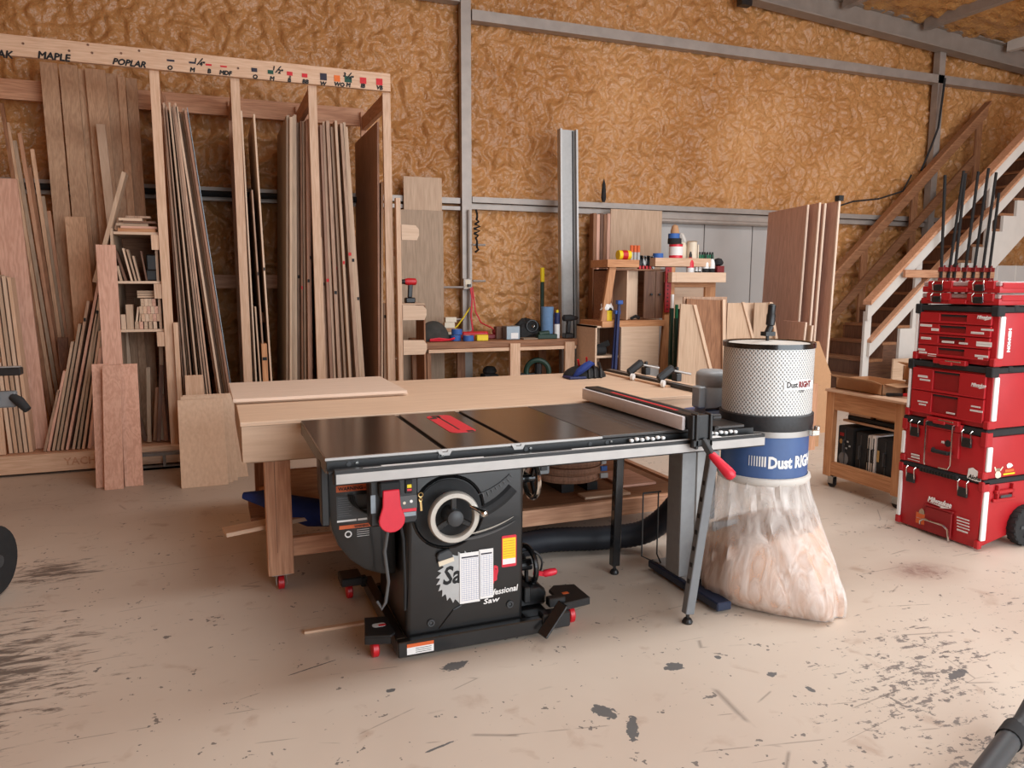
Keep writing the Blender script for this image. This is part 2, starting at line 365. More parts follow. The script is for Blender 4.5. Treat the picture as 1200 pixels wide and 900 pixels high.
MB().box(-3.5, 12.9, WY+.1, WY+.2, 0, 5.9).build('wall_back_sheathing', 'beam', kind='structure')
sl = math.hypot(1, .0675)
foam_sheet('ceiling', (-3.5, -3.3, CZ(-3.5)+.05), (1/sl,0,-.0675/sl), (0,1,0), 16.4, 11.6, .06, 'foam_ceiling', (0,0,-1))
MB().prism([(-3.6, CZ(-3.6)+.12), (13, CZ(13)+.12), (13, CZ(13)+.2), (-3.6, CZ(-3.6)+.2)], 'y', -3.6, 8.5).build('ceiling_roof_deck', 'beam', kind='structure')
box('wall_left', 'foam', (-3.7, -3.5, -3.3, 8.4, 0, 5.9), kind='structure')
box('wall_right', 'foam', (12.9, 13.1, -3.3, 8.4, 0, 5.3), kind='structure')
# front wall with the open shop door behind the camera
MB().box(-3.6, .4, -3.5, -3.3, 0, 5.9).box(9.6, 13, -3.5, -3.3, 0, 5.2).box(.4, 9.6, -3.5, -3.3, 4.3, 5.6).build('wall_front', 'foam_ceiling', kind='structure')
# steel framing on the back wall
def trim(name, b, mat='galv'): box(name, mat, b, kind='structure')
x0 = A(547,200,8.0)[0]
MB().box(x0-.055, x0+.055, 8.0, 8.08, 0, 5.6).box(x0-.02, x0+.02, 8.08, 8.25, 0, 5.6).build('trim_1', 'galv', kind='structure')
MB().box(-3.5, x0-.07, 7.98, 8.10, 4.42, 4.54).build('trim_2', 'galv', kind='structure')
MB().box(x0+.07, 12.9, 8.0, 8.12, 4.26, 4.37).build('trim_3', 'galv', kind='structure')
MB().box(x0+.07, 12.9, 8.02, 8.12, 2.38, 2.44).box(x0+.07, 12.9, 8.06, 8.2, 2.31, 2.37).build('trim_4', 'galv', kind='structure')
MB().box(-3.5, x0-.07, 8.02, 8.2, 2.36, 2.42).box(-3.5, x0-.07, 8.02, 8.1, 2.29, 2.33).build('trim_5', 'galv', kind='structure')
xr = A(1097,180,8.0)[0]
MB().box(xr-.055, xr+.055, 8.0, 8.1, 0, CZ(xr)-.1).build('trim_6', 'galv', kind='structure')
# sloping steel rafter along the wall (web + flanges) and purlins under the roof
x2 = 6.3
q = MB()
for (a, b, yy0, yy1) in ((-.06, .28, 7.98, 8.0), (-.10, -.06, 7.9, 8.12), (.24, .28, 7.9, 8.12)):
    pass
def sloped(q, xa, xb, dz0, dz1, y0, y1):
    za, zb = CZ(xa)-.26, CZ(xb)-.26
    q.prism([(xa, za+dz0), (xb, zb+dz0), (xb, zb+dz1), (xa, za+dz1)], 'y', y0, y1)
sloped(q, 6.15, 12.9, 0, .26, 7.96, 7.98); sloped(q, 6.15, 12.9, -.015, .005, 7.88, 8.06); sloped(q, 6.15, 12.9, .25, .27, 7.88, 8.06)
q.build('trim_7', 'beam', kind='structure')
MB().box(6.05, 6.2, 7.9, 8.0, 4.82, 4.93).build('trim_8', 'black', kind='structure')
for i, xx in enumerate((7.6, 9.0, 10.6)):
    MB().box(xx-.05, xx+.05, -3.2, 7.85, CZ(xx)-.12, CZ(xx)+.02).build('trim_%d' % (9+i), 'galv' if i != 2 else 'whitepaint', kind='structure')
# grey sliding door in the back wall, of wide flat panels under a track
dx0 = A(772,300,8.0)[0]; dx1 = A(925,300,8.0)[0]+.35
plain('doorgrey', (176,172,168), .6, noise=.04, scale=4)
d1 = box('door_1', 'doorgrey', (dx0, dx1, 8.03, 8.06, 0, 2.31), kind='structure')
pw = [dx0, A(824,300,8.0)[0], A(880,300,8.0)[0], A(880,300,8.0)[0]+.62, dx1]
for a, b in zip(pw, pw[1:]): box('door_panel', 'doorgrey', (a+.006, b-.006, 7.99, 8.03, .02, 2.24), d1, .004)
MB().box(dx0-.05, dx1, 7.93, 8.06, 2.25, 2.33).cyl((dx0-.05, 7.93, 2.25), (dx1, 7.93, 2.25), .03, n=10).build('door_track', 'galv', d1)
MB().cyl((-3.4, 7.97, 2.35), (1.45, 7.97, 2.35), .03, n=10).build('trim_12', 'rubber', kind='structure')

cbl = [A(1106,92,7.95),A(1104,118,7.93),A(1098,150,7.95),A(1090,175,8.0),A(1078,200,8.02)]
MB().tube([(x,7.93 if i<3 else 8.0,z) for i,(x,z) in enumerate(cbl)],.016,6).build('wall_cable','rubber',tag=('thick dark cable sagging from the joint of the right steel column','cable'),smooth=True)
cbl = [A(978,243,8.0),A(1000,236,8.0),A(1030,233,8.0),A(1058,224,8.0),A(1068,205,8.0)]
MB().tube([(x,8.0,z) for x,z in cbl],.012,6).build('wall_cable','rubber',tag=('thin dark wire running over the foam above the inner stair rail','cable'),smooth=True)
# ---------------------------------------------------------------- lumber rack
YR = 6.78
rack = thing('lumber_rack', 'tall open pine lumber rack against the foam wall with marker writing on its header', 'rack', (0, 7.4, 0))
header = box('header', 'pine_x', (-3.2, 1.52, YR-.02, YR+.02, 3.152, 3.30), rack, .002)
PX = [-2.9, -1.9, -.35, .246, .86, 1.49]
for i, x in enumerate(PX):
    box('post', 'pine_z', (x-.033, x+.037, YR+.022, YR+.06, .02 if i else .02, 3.152 if i != 5 else 3.15), rack, .002)
    box('rear_post', 'fir_z', (x-.03, x+.03, 7.86, 7.90, .02, 3.2), rack)
    box('side_rail', 'fir_y', (x-.02, x+.02, YR+.062, 7.858, 3.02, 3.15), rack)
    box('base_rail', 'fir_y', (x-.02, x+.02, YR+.062, 7.858, .03, .145), rack)
box('rear_beam', 'fir_x', (-3.2, 1.5, 7.905, 7.945, 3.07, 3.24), rack, .002)
box('rear_beam', 'fir_x', (-3.2, 1.5, 7.905, 7.945, 1.45, 1.58), rack)
base = box('base_board', 'pine_x', (-3.2, 1.52, YR-.02, YR+.02, .02, .165), rack, .003)
for k in range(6): box('deck_plank', 'fir_x', (-3.15, 1.5, 6.81+.18*k, 6.98+.18*k, .15, .168), rack)
box('brace', 'fir_y', (.40, .44, 7.2, 7.84, 1.15, 1.24), rack)
# scrap shelves between two posts
sp = MB().box(-.735, -.715, YR+.06, 7.5, .17, 1.93).build('shelf_side', 'ply_z', rack)
for z, x1 in ((1.905, -.385), (1.515, -.385), (1.125, -.385)):
    box('shelf', 'birch_x', (-.712, x1, YR+.062, 7.5, z-.02, z), rack)
    box('cleat', 'pine_z', (-.44, -.385, YR+.03, YR+.06, z-.14, z-.022), rack)
box('shelf_side', 'old_z', (-.378, -.366, YR+.065, 7.5, .17, 1.9), rack); box('added_shelf_back', 'old_x', (-.712, -.38, 7.5, 7.51, .17, 1.9), rack)  # right side and back panel added to keep the shelves dark inside
box('side_strip', 'pine_z', (-.31, -.275, YR-.02, YR+.02, .17, 1.18), rack)
# writing on the header
YH = YR-.0225
def hx(px, py): return A(px, py, YR-.02)
def hand(body, px, py, size, mat='inkblack', sh=.15):
    x, z = hx(px, py); return text('lettering', body, size*1.28, (x, YH, z), (1,0,-.02), (.02,0,1), mat, header, off=0, shear=sh, bold=.0028)
hand('OAK', -15, 65.5, .058); hand('MAPLE', 44, 68, .056); hand('POPLAR', 131.5, 75, .05, sh=.3)
for t, px, py in (('O',196,81.5),('M',222.5,83.8),('B',243,85.5),('MDF',257,87),('O',296,92),('M',316,94),('B',337,96),('BB',354,97.5),('W',375,99.8),('WO',391.5,100.5),('M',405.5,101.5),('IB',422.5,102.5),('VB',441,104.5)):
    hand(t, px, py, .036)
for a, b, px, py in (('1','4"',227,72),('1','2"',319,81),('3','4"',402,88.5)):
    hand(a, px, py+1, .036); hand('/', px+3.5, py+4, .06, sh=.5); hand(b, px+6.5, py+5, .036)
for px, py, wd, ht, mt in ((200,71,.055,.014,'inknavy'),(225.5,73.5,.05,.014,'inknavy'),(244.5,76,.045,.014,'inkred'),(262,78,.05,.012,'inkred'),
        (298,82,.045,.03,'inknavy'),(317,84.5,.045,.03,'inkgreen'),(339.5,86.3,.045,.03,'inkred'),(357,88.5,.045,.03,'inkred'),(379,90,.055,.055,'inknavy'),
        (395,92,.05,.05,'inkorange'),(408,93,.06,.05,'inkgreen'),(425.5,94.5,.055,.05,'inkred'),(444.5,96,.055,.055,'inkred')):
    x, z = hx(px, py); box('colour_patch', mt, (x-wd/2, x+wd/2, YH-.001, YH+.002, z-ht/2, z+ht/2), header)
for px, py in ((103,52.5),(81,59.5),(108,62),(142,62.5),(27,51),(163,59.5),(279,80),(340,90)):
    x, z = hx(px, py); MB().cyl((x, YH-.0005, z), (x, YH+.002, z), .009, n=8).build('knot', 'walnut_z', header)
x, z = A(75, 541, YR-.02); text('lettering', 'YACHT G', .085, (x, YR-.0215, z-.03), (1,0,0), (0,0,1), 'fir_x', base, off=.001)
blk = thing('concrete_block', 'grey hollow concrete block lying under the rack beside the red oak boards', 'block', (-.43, 6.72, 0))
MB().box(-.62, -.24, 6.63, 6.65, 0, .018).box(-.62, -.24, 6.63, 6.70, .112, .135).box(-.62, -.24, 6.63, 6.70, 0, .02).box(-.62,-.60,6.63,6.7,.02,.112).box(-.44,-.42,6.63,6.7,.02,.112).box(-.26,-.24,6.63,6.7,.02,.112).build('block_body', 'concrete', blk)

# ---------------------------------------------------------------- sheet goods standing on edge in the bays
def slant(name, xb, xt, zt, th, y0, y1, mat, label, group=None, zb=.17, mark=None, cat='sheet'):
    """sheet or board seen on its long edge, leaning sideways"""
    q = MB(); d = Vector((xt-xb, 0, zt-zb)).normalized(); n = Vector((d.z, 0, -d.x))*th
    zfix = max(0, d.x*th/max(d.z, .1))
    P = [Vector((xb, 0, zb+zfix)), Vector((xb, 0, zb+zfix))+n, Vector((xt, 0, zt))+n, Vector((xt, 0, zt))]
    q.hexa([Vector((p.x, y, p.z)) for y in (y0, y1) for p in P])
    o = q.build(name, mat, tag=(label, cat, group))
    if mark:
        zc, mt = mark; t = (zc-zb)/(zt-zb); c = P[0].lerp(P[3], t)+n*.5
        box('spray_mark', mt, (c.x-th*.42, c.x+th*.42, y0-.0015, y0+.002, zc-.014, zc+.014), o)
    return o
def bay(n, b0, b1, t0, t1, ztop, where, group, mats, th=(.010,.020), y=6.9, y1=8.0, marks=0, side='left'):
    for i in range(n):
        f = (i+.5)/n; xb = b0+(b1-b0)*i/n; xt = t0+(t1-t0)*i/n; gap = (b1-b0)/n
        t = min(random.uniform(*th), gap*.86); zt = ztop-random.choice((0, .01, .02, .04, .0, .25 if i % 5 == 3 else .03))
        mk = (random.uniform(1.35, 1.8), random.choice(('inkblack', 'inkred', 'inkblack'))) if marks and random.random() < marks else None
        slant('plywood_sheet', xb, xt, zt, t, y+random.choice((-.01,0,.03,.08,.16)), y1-random.uniform(.02,.12), random.choice(mats),
              '%s sheet from the left in %s' % (ORD[i], where), group, mark=mk)
ZM = ['sheet_z', 'ply_z', 'birch_z', 'sheetred_z', 'sheet_z', 'greyply_z']
bay(10, -.262, -.015, -.315, -.205, 2.94, 'the leftmost stack of the second bay', 'thin sheets in the second bay', ZM, (.009,.017))
bay(6, .03, .15, -.225, -.13, 2.92, 'the steep group crossing the second bay', 'sheets leaning across the second bay', ['birch_z','sheet_z','sheetred_z'], (.014,.02))
slant('metal_strip', .152, -.125, 2.91, .006, 6.9, 7.9, 'steelblue', 'bluish metal edged panel at the right of the steep leaning group in the second bay', cat='panel')
slant('plywood_sheet', .318, .287, 2.92, .012, 6.9, 8.0, 'birch_z', 'pale sheet standing right beside the third bay post', 'sheets in the third bay')
slant('plywood_sheet', .45, .385, 2.90, .014, 6.9, 7.95, 'birch_z', 'pale edged dark faced sheet leaning alone in the third bay', 'sheets in the third bay', mark=(1.62,'inkblack'))
slant('plywood_sheet', .40, .345, 2.28, .012, 6.9, 7.8, 'sheet_z', 'short sheet between the two full height sheets of the third bay', 'sheets in the third bay', mark=(1.58,'inkblack'))
slant('plywood_offcut', .36, .33, 1.30, .012, 6.88, 7.4, 'ply_z', 'low narrow offcut beside the third bay post', 'offcuts in the third bay', cat='offcut')
slant('plywood_offcut', .375, .372, .98, .045, 6.87, 7.2, 'cedar_z', 'short orange brown block standing low in the third bay', 'offcuts in the third bay', mark=(.85,'inkblack'), cat='offcut')
bay(4, .555, .665, .655, .745, 2.94, 'the pale fourth bay group', 'pale sheets in the fourth bay', ['birch_z','ply_z','greyply_z'], (.018,.027))
bay(5, .672, .80, .752, .85, 2.91, 'the brown group beside the fourth bay post', 'brown sheets in the fourth bay', ['sheet_z','sheetred_z','ply_z','old_z'], (.014,.025), marks=.7)
bay(11, .935, 1.30, .915, 1.17, 2.90, 'the thick stack of the last bay', 'sheets in the last bay', ZM[:5], (.02,.034), marks=.8)
slant('plywood_sheet', .905, .895, 1.9, .015, 6.87, 7.6, 'sheet_z', 'shorter sheet right beside the post of the last bay', 'sheets in the last bay')
slant('dark_faced_sheet', 1.38, 1.425, 2.92, .018, 6.9, 8.02, 'sheetred_z', 'big dark faced sheet standing near the right end post of the rack', cat='sheet')
slant('plywood_sheet', 1.40, 1.45, 2.40, .016, 6.88, 7.8, 'birch_z', 'paler lower sheet between the big dark faced sheet and the end post', cat='sheet')
slant('plywood_offcut', 1.43, 1.445, 1.32, .03, 6.87, 7.3, 'ply_z', 'low pale offcut beside the foot of the rack end post', cat='offcut', mark=(1.2,'inkblack'))

# boards leaning to the right against the scrap shelves, seen on edge
LB = [(-1.31,-1.18,.66),(-1.285,-1.13,.81),(-1.25,-1.06,1.04),(-1.22,-1.0,1.18),(-1.19,-.93,1.36),(-1.155,-.80,1.72),(-1.11,-.84,1.42),(-1.075,-.86,1.28),(-1.04,-.862,1.12),(-1.00,-.868,.98)]
for i, (xb, xt, zt) in enumerate(LB):
    slant('leaning_board', xb, xt, zt, .019, 6.84, 7.1+.03*(i%3), ['sheet_z','oak_z','ply_z','greyply_z'][i%4], '%s edge-on board from the left in the fan beside the scrap shelves' % ORD[i], 'boards leaning towards the scrap shelves', mark=(zt-.15,'inkblack') if i in (4,5,6) else None, cat='board')
slant('leaning_board', -.88, -.62, 2.37, .03, 6.82, 7.0, 'ply_z', 'tall narrow board leaning right above the scrap shelves', cat='board', zb=1.5)
# wide boards with their faces to the front
def face(name, xb, xt, w, th, yb, yt, zt, mat, label, group=None, zb=.17, cat='board'):
    """board whose wide face looks at the camera; foot at (xb,yb,zb), top at (xt,yt,zt), x is its left edge"""
    q = MB(); a = Vector((xb, yb, zb)); b = Vector((xt, yt, zt)); W = Vector((w, 0, 0)); T = Vector((0, th, 0))
    q.hexa([a, a+W, a+W+T, a+T, b, b+W, b+W+T, b+T]); return q.build(name, mat, tag=(label, cat, group), bev=.0015)
def facepx(name, tl, tr, w, th, yt, yb, mat, label, bl=None, group=None, zb=.17, cat='board'):
    x, z = A(*tl, yt); x1, _ = A(*tr, yt)
    xb = A(*bl, (yt+yb)/2)[0] if bl else x
    return face(name, xb, x, x1-x, th, yb, yt, z, mat, label, group, zb, cat)
G = 'maple and poplar boards at the back of the first bay'
face('lumber_board', -1.17, -1.29, .13, .025, 7.30, 7.80, 3.38, 'maple_z', 'leftmost tall maple board with grain figure under the Maple lettering', G)
face('lumber_board', -1.03, -1.15, .14, .025, 7.32, 7.82, 3.38, 'maple_z', 'second tall maple board from the left under the Maple lettering', G)
face('lumber_board', -.90, -1.01, .10, .025, 7.38, 7.85, 3.36, 'maple_z', 'recessed darker tall board between the maple boards', G)
face('lumber_board', -.83, -.95, .16, .025, 7.30, 7.80, 3.36, 'maple_z', 'wide tall board right of the recessed one', G)
face('lumber_board', -.70, -.79, .10, .025, 7.33, 7.83, 3.34, 'maple_z', 'narrow tall board fourth across under the header', G)
face('lumber_board', -.62, -.70, .06, .025, 7.31, 7.81, 3.32, 'maple_z', 'very narrow tall strip beside the rightmost wide board', G)
face('lumber_board', -.58, -.635, .09, .025, 7.34, 7.84, 3.32, 'maple_z', 'rightmost tall poplar board ending beside the scrap shelves', G)
face('lumber_board', -.72, -.87, .072, .03, 7.18, 7.60, 2.86, 'birch_z', 'pale short batten standing in front of the tall boards', G)
face('lumber_board', -1.06, -1.12, .16, .025, 7.08, 7.36, 2.05, 'maple_z', 'mid height board standing before the tall maple boards', G)
face('lumber_board', -.88, -.92, .10, .025, 7.1, 7.4, 1.75, 'maple_z', 'lower board behind the top of the leaning fan', G)
face('lumber_board', -1.18, -1.215, .075, .02, 7.0, 7.2, 1.05, 'walnut_z', 'short dark walnut board low among the maple boards', G)
# planks at the far left, leaning left
G2 = 'thin mouldings fanned out at the left edge'
for i, (xt, xb, zt) in enumerate([(-1.53,-1.30,2.95),(-1.50,-1.27,2.80),(-1.46,-1.23,2.66),(-1.42,-1.20,2.72),(-1.37,-1.185,2.45),(-1.34,-1.165,2.6),(-1.29,-1.15,2.22),(-1.255,-1.135,2.1)]):
    MB().bar((xb, 7.25+.02*i, .18), (xt, 7.5, zt), .028, .02, (0,1,0)).build('moulding_strip', ['old_z','maple_z','greyply_z','fir_z'][i%4], tag=('%s thin strip from the left in the fan of mouldings at the left edge' % ORD[i], 'moulding', G2))
face('oak_plank', -1.475, -1.60, .19, .025, 6.98, 7.2, 2.32, 'oak_z', 'wide brown oak plank leaning left at the left edge of the rack')
for i in range(5):
    slant('plywood_strip', -1.545+.034*i, -1.60+.035*i, 1.58-.01*i, .024, 6.86, 7.0, ['birch_z','pine_z','ply_z'][i%3], '%s pale strip from the left before the brown oak plank' % ORD[i], 'pale strips at the left edge', cat='board')
face('pine_plank', -1.68, -1.70, .12, .03, 6.82, 6.90, 1.1, 'pine_z', 'knotty pine plank standing at the far left edge of the rack')

# red oak boards in front of the rack
G3 = 'red oak boards in front of the rack'
face('oak_board', -.80, -.815, .135, .022, 6.42, 6.62, 1.79, 'oak_z', 'tall single red oak board standing behind the three short ones', zb=.0)
face('oak_board', -.865, -.885, .12, .02, 6.17, 6.51, .885, 'oak_z', 'left one of the three short red oak boards on the floor', G3, zb=0)
face('oak_board', -.80, -.805, .125, .022, 6.08, 6.44, .88, 'oak_z', 'middle one of the three short red oak boards, strongly figured', G3, zb=0)
face('oak_board', -.672, -.695, .125, .02, 6.135, 6.49, .88, 'oak_z', 'right one of the three short red oak boards on the floor', G3, zb=0)
# birch plywood cut-offs leaning on the base
G4 = 'birch plywood offcuts in front of the rack'
face('plywood_sheet', .08, .02, .115, .012, 6.13, 6.40, .61, 'birch_z', 'rearmost narrow birch offcut at the right of the leaning stack', G4, zb=0)
face('plywood_sheet', -.235, -.255, .35, .014, 6.03, 6.34, .635, 'birch_z', 'third birch panel back in the leaning stack', G4, zb=0)
face('plywood_sheet', -.255, -.268, .335, .014, 5.985, 6.30, .63, 'birch_z', 'second birch panel back in the leaning stack', G4, zb=0)
face('plywood_sheet', -.28, -.29, .325, .014, 5.93, 6.255, .61, 'birch_z', 'front birch panel of the leaning stack in front of the rack', G4, zb=0)
face('wood_offcut', -.235, -.238, .135, .012, 6.48, 6.52, .77, 'pine_z', 'small pine offcut sticking up behind the birch panels', zb=0)

# scraps on the shelves
G5 = 'scrap blocks on the top shelf'
z = 1.905
for i, (x0_, x1_, h, mt) in enumerate([(-.68,-.41,.028,'cedar_x'),(-.66,-.40,.018,'oak_x'),(-.69,-.46,.022,'ply_x'),(-.64,-.40,.016,'walnut_x'),(-.67,-.50,.022,'birch_x'),(-.62,-.44,.018,'sheet_z')]):
    box('scrap_strip', mt, (x0_, x1_, 6.86+.01*(i%3), 6.98, z+.001, z+h), tag=('%s flat scrap counted upwards in the pile on the top scrap shelf' % ORD[i], 'scrap', G5)); z += h+.001
def uprights(zs, xs, label, group, mats):
    for i, (x, w_, h, lean) in enumerate(xs):
        q = MB(); a = Vector((x, 6.87, zs+.001)); l = Vector((lean, 0, 0)); W = Vector((w_, 0, 0)); T = Vector((0, .12, 0)); H = Vector((0,0,h))
        q.hexa([a, a+W, a+W+T, a+T, a+l+H, a+l+H+W, a+l+H+W+T, a+l+H+T]).build('scrap_block', mats[i%len(mats)], tag=('%s block from the left %s' % (ORD[i], label), 'scrap', group))
uprights(1.515, [(-.69,.02,.12,-.02),(-.655,.018,.24,-.06),(-.61,.014,.26,-.05),(-.58,.014,.25,-.05),(-.555,.014,.2,-.035),(-.50,.012,.24,-.03),(-.42,.02,.3,.0)], 'standing on the second scrap shelf', 'blocks on the second scrap shelf', ['ply_z','walnut_z','birch_z','ply_z'])
q = MB().box(-.50, -.40, 6.9, 7.0, 1.517, 1.62).box(-.49,-.41,6.87,6.9,1.60,1.73); q.build('hose_fitting', 'black', tag=('black plastic fitting lying at the right of the second scrap shelf', 'fitting'), bev=.01)
uprights(1.125, [(-.70,.035,.12,0),(-.66,.05,.2,0),(-.605,.014,.18,.03),(-.58,.014,.19,.03),(-.42,.02,.27,0)], 'standing at the back of the third scrap shelf', 'blocks at the sides of the third scrap shelf', ['birch_z','ply_z'])
for r in range(4):
    n = 5; 
    for i in range(n-(r > 2)):
        x = -.56+.028*i+(.012 if r % 2 else 0)
        if r == 0: x = -.60+.034*i
        box('scrap_block', random.choice(['birch_y','pine_y','ply_y','oak_y']), (x, x+.026, 6.86, 7.05, 1.127+r*.062, 1.127+r*.062+.06), tag=('%s scrap from the left, row %s upwards, pile on the third shelf' % (ORD[i], ('one','two','three','four')[r]), 'scrap', 'scraps piled on the third scrap shelf'))
for i in range(3): box('scrap_strip', 'ply_x', (-.57, -.40, 6.87, 6.95, 1.38+.02*i, 1.397+.02*i), tag=('%s thin strip upwards on top of the third shelf scrap pile' % ORD[i], 'scrap', 'strips on top of the scrap pile'))
for i, (x, ln, h) in enumerate([(-.62,-.05,.55),(-.58,-.10,.50),(-.55,.02,.62),(-.51,.04,.45),(-.48,.06,.72),(-.45,.03,.92),(-.42,-.02,.5),(-.395,0,.66)]):
    MB().bar((x, 6.9+.05*(i%2), .18), (x+ln, 6.98, .18+h), .03, .02, (0,1,0)).build('scrap_stick', ['old_z','walnut_z','greyply_z'][i%3], tag=('%s upright stick from the left under the scrap shelves' % ORD[i], 'scrap', 'sticks under the scrap shelves'))

# bracket post with scallop-cut brackets right of the rack
st = thing('bracket_stand', 'narrow ladder-like plywood stand with rounded brackets at the rack end', 'stand', (1.62, 6.95, 0))
box('upright', 'pine_z', (1.545, 1.585, 6.74, 6.80, 0, 2.25), st); box('rear_upright', 'fir_z', (1.545, 1.585, 7.15, 7.2, 0, 2.2), st)
for zc, xw in ((1.96,.14),(1.245,.20),(.93,.20)):
    q = MB().prism([(1.59, zc-.075),(1.59+xw, zc-.075),(1.59+xw+.02, zc-.03),(1.59+xw+.02, zc+.02),(1.59+xw-.01, zc+.055),(1.59, zc+.06)], 'y', 6.74, 6.76); q.build('bracket', 'birch_x', st)
for zc in (1.75,1.5,.75,.5,.2): box('rung', 'pine_y', (1.555,1.58,6.80,7.15,zc,zc+.05), st)
box('shelf', 'ply_x', (1.588, 1.80, 6.765, 7.1, 1.307, 1.32), st)
box('side_panel', 'old_z', (1.80, 1.815, 6.80, 7.1, 0, 1.30), st)
def drill(label, x, y, z, s=1, face_=1, body='red', dirx=1):
    t = thing('cordless_drill', label, 'drill', (x, y, z))
    MB().box(x-.045*s, x+.045*s, y-.04*s, y+.04*s, z, z+.05*s).build('battery', 'black', t, .008*s)
    MB().hexa([Vector(p) for p in ((x-.02*s,y-.018*s,z+.05*s),(x+.02*s,y-.018*s,z+.05*s),(x+.02*s,y+.018*s,z+.05*s),(x-.02*s,y+.018*s,z+.05*s),(x-.012*s,y-.018*s,z+.17*s),(x+.028*s,y-.018*s,z+.17*s),(x+.028*s,y+.018*s,z+.17*s),(x-.012*s,y+.018*s,z+.17*s))]).build('handle', 'black', t, .006*s)
    MB().lathe([(.02*s,-.06*s*dirx),(.032*s,-.05*s*dirx),(.034*s,.02*s*dirx),(.026*s,.05*s*dirx)], (x+.005*s, y, z+.195*s), 14, (1,0,0)).build('motor_housing', body, t, smooth=True)
    MB().lathe([(.024*s,.05*s*dirx),(.02*s,.085*s*dirx),(.01*s,.1*s*dirx)], (x+.005*s, y, z+.195*s), 14, (1,0,0)).build('chuck', 'black', t, smooth=True)
drill('red and black cordless driver standing on the bracket stand', 1.70, 6.92, 1.321, 1.0, dirx=-1)
a0, a1 = A(468,245,7.93), A(520,245,7.93); b0, b1 = A(473,206,7.96), A(518,206,7.96)
face('mdf_sheet', a0[0], a0[0], a1[0]-a0[0], .014, 7.955, 7.955, a0[1], 'greyply_z', 'tall grey brown plywood panel standing right of the lumber rack', zb=0, cat='sheet')
face('mdf_sheet', b0[0], b0[0], b1[0]-b0[0], .010, 7.972, 7.972, b0[1], 'ply_z', 'tan panel sticking up behind the grey brown plywood panel', zb=0, cat='sheet')
# ---------------------------------------------------------------- table saw
saw = thing('table_saw', 'black cabinet table saw with chrome handwheel, long fence rails and a mobile base', 'table saw', (1.2, 3.1, 0))
TZ = .864
def top(name, x0, x1, mat):
    o = MB().box(x0, x1, 2.78, 3.60, TZ-.012, TZ).build(name, mat, saw, .002); return o
plain('castiron', (104,88,76), .17, .8, noise=.12, scale=5); plain('laminate', (62,58,56), .3, noise=.35, scale=14); plain('ironedge', (126,124,120), .45, .6, noise=.1)
SL1, SL2 = .81, 1.117
top('left_wing', .357, SL1-.011, 'castiron'); top('centre_table', SL1+.011, SL2-.011, 'castiron'); top('right_wing', SL2+.011, 1.50, 'castiron'); top('extension_table', 1.503, 2.235, 'laminate')
e = MB()
for a, b in ((.357, SL1-.02), (SL1+.02, SL2-.02), (SL2+.02, 1.50)): e.box(a, b, 2.782, 2.80, TZ-.04, TZ-.0125)
e.box(.357, .372, 2.80, 3.60, TZ-.065, TZ-.0125).build('table_edge', 'ironedge', saw, .002, sep=True)
box('table_rim', 'alu', (.355, 1.50, 2.773, 2.7795, TZ-.010, TZ-.001), saw)
for s in (SL1, SL2):
    MB().box(s-.011, s+.011, 2.782, 3.6, TZ-.02, TZ-.012).build('mitre_slot', 'black', saw)
    MB().prism([(s-.03,TZ-.004),(s-.011,TZ-.004),(s-.011,TZ-.012),(s+.011,TZ-.012),(s+.011,TZ-.004),(s+.03,TZ-.004),(s+.018,TZ-.026),(s-.018,TZ-.026)], 'y', 2.768, 2.7815).build('slot_end', 'alu', saw)
MB().box(.38, 2.22, 2.80, 3.58, TZ-.05, TZ-.013).build('table_casting', 'black', saw)
def rrect(x0, x1, y0, y1, r, n=5):
    P = []
    for cx, cy, a in ((x1-r,y1-r,0),(x0+r,y1-r,90),(x0+r,y0+r,180),(x1-r,y0+r,270)):
        for i in range(n+1): t = math.radians(a+90*i/n); P.append((cx+r*math.cos(t), cy+r*math.sin(t)))
    return P
ins = MB().prism(rrect(.925, 1.045, 3.06, 3.50, .035), 'z', TZ, TZ+.0015).build('throat_plate', 'redpaddle', saw)
MB().box(.975, .983, 3.12, 3.47, TZ+.001, TZ+.0022).build('blade_slot', 'black', ins)
MB().box(.93, .962, 3.41, 3.44, TZ+.001, TZ+.0022).box(1.0,1.03,3.06,3.09,TZ+.001,TZ+.0022).box(.95,.99,3.44,3.49,TZ+.001,TZ+.0022).build('plate_lock', 'black', ins)
for x in (1.72, 1.76, 1.80): box('table_groove', 'grey', (x-.0012, x+.0012, 2.79, 3.59, TZ, TZ+.0008), saw)
# rails
MB().box(.36, 2.28, 2.735, 2.778, TZ-.055, TZ-.045).box(.36, 2.28, 2.772, 2.779, TZ-.05, TZ-.015).build('rail_angle', 'black', saw, .001)
rail = MB().box(.375, 2.29, 2.70, 2.735, .775, .832).build('front_rail', 'black', saw, .004)
box('rail_face', 'alu', (.382, 2.283, 2.6955, 2.70, .782, .818), rail)
for a, b, mt in ((.48, 2.27, 'alu'), (.55, .95, 'white'), (1.33, 2.05, 'white')): box('scale_tape', mt, (a, b, 2.703 if mt == 'alu' else 2.712, 2.707 if mt == 'alu' else 2.722, .832, .8335), rail)
MB().box(.36, 2.25, 3.605, 3.65, .79, .85).build('rear_rail', 'black', saw, .002)
for x in (.44,.79,1.15,1.44,1.52,1.95): MB().cyl((x,2.768,.836),(x,2.774,.836),.009,n=10).build('bolt','darkgrey',saw)
for x in (.47,.80,1.17,1.54): MB().cyl((x,2.766,.838),(x,2.774,.838),.006,n=8).build('bolt','chrome',saw)
for cx in (1.70, 2.08):
    q = MB()
    for k in range(7): q.box(cx-.08+.026*k, cx-.062+.026*k, 2.745, 2.762, .832+.004*(k%2), .846+.004*(k%2))
    q.build('sawdust_clumps', 'white', saw, .004, kind='stuff')
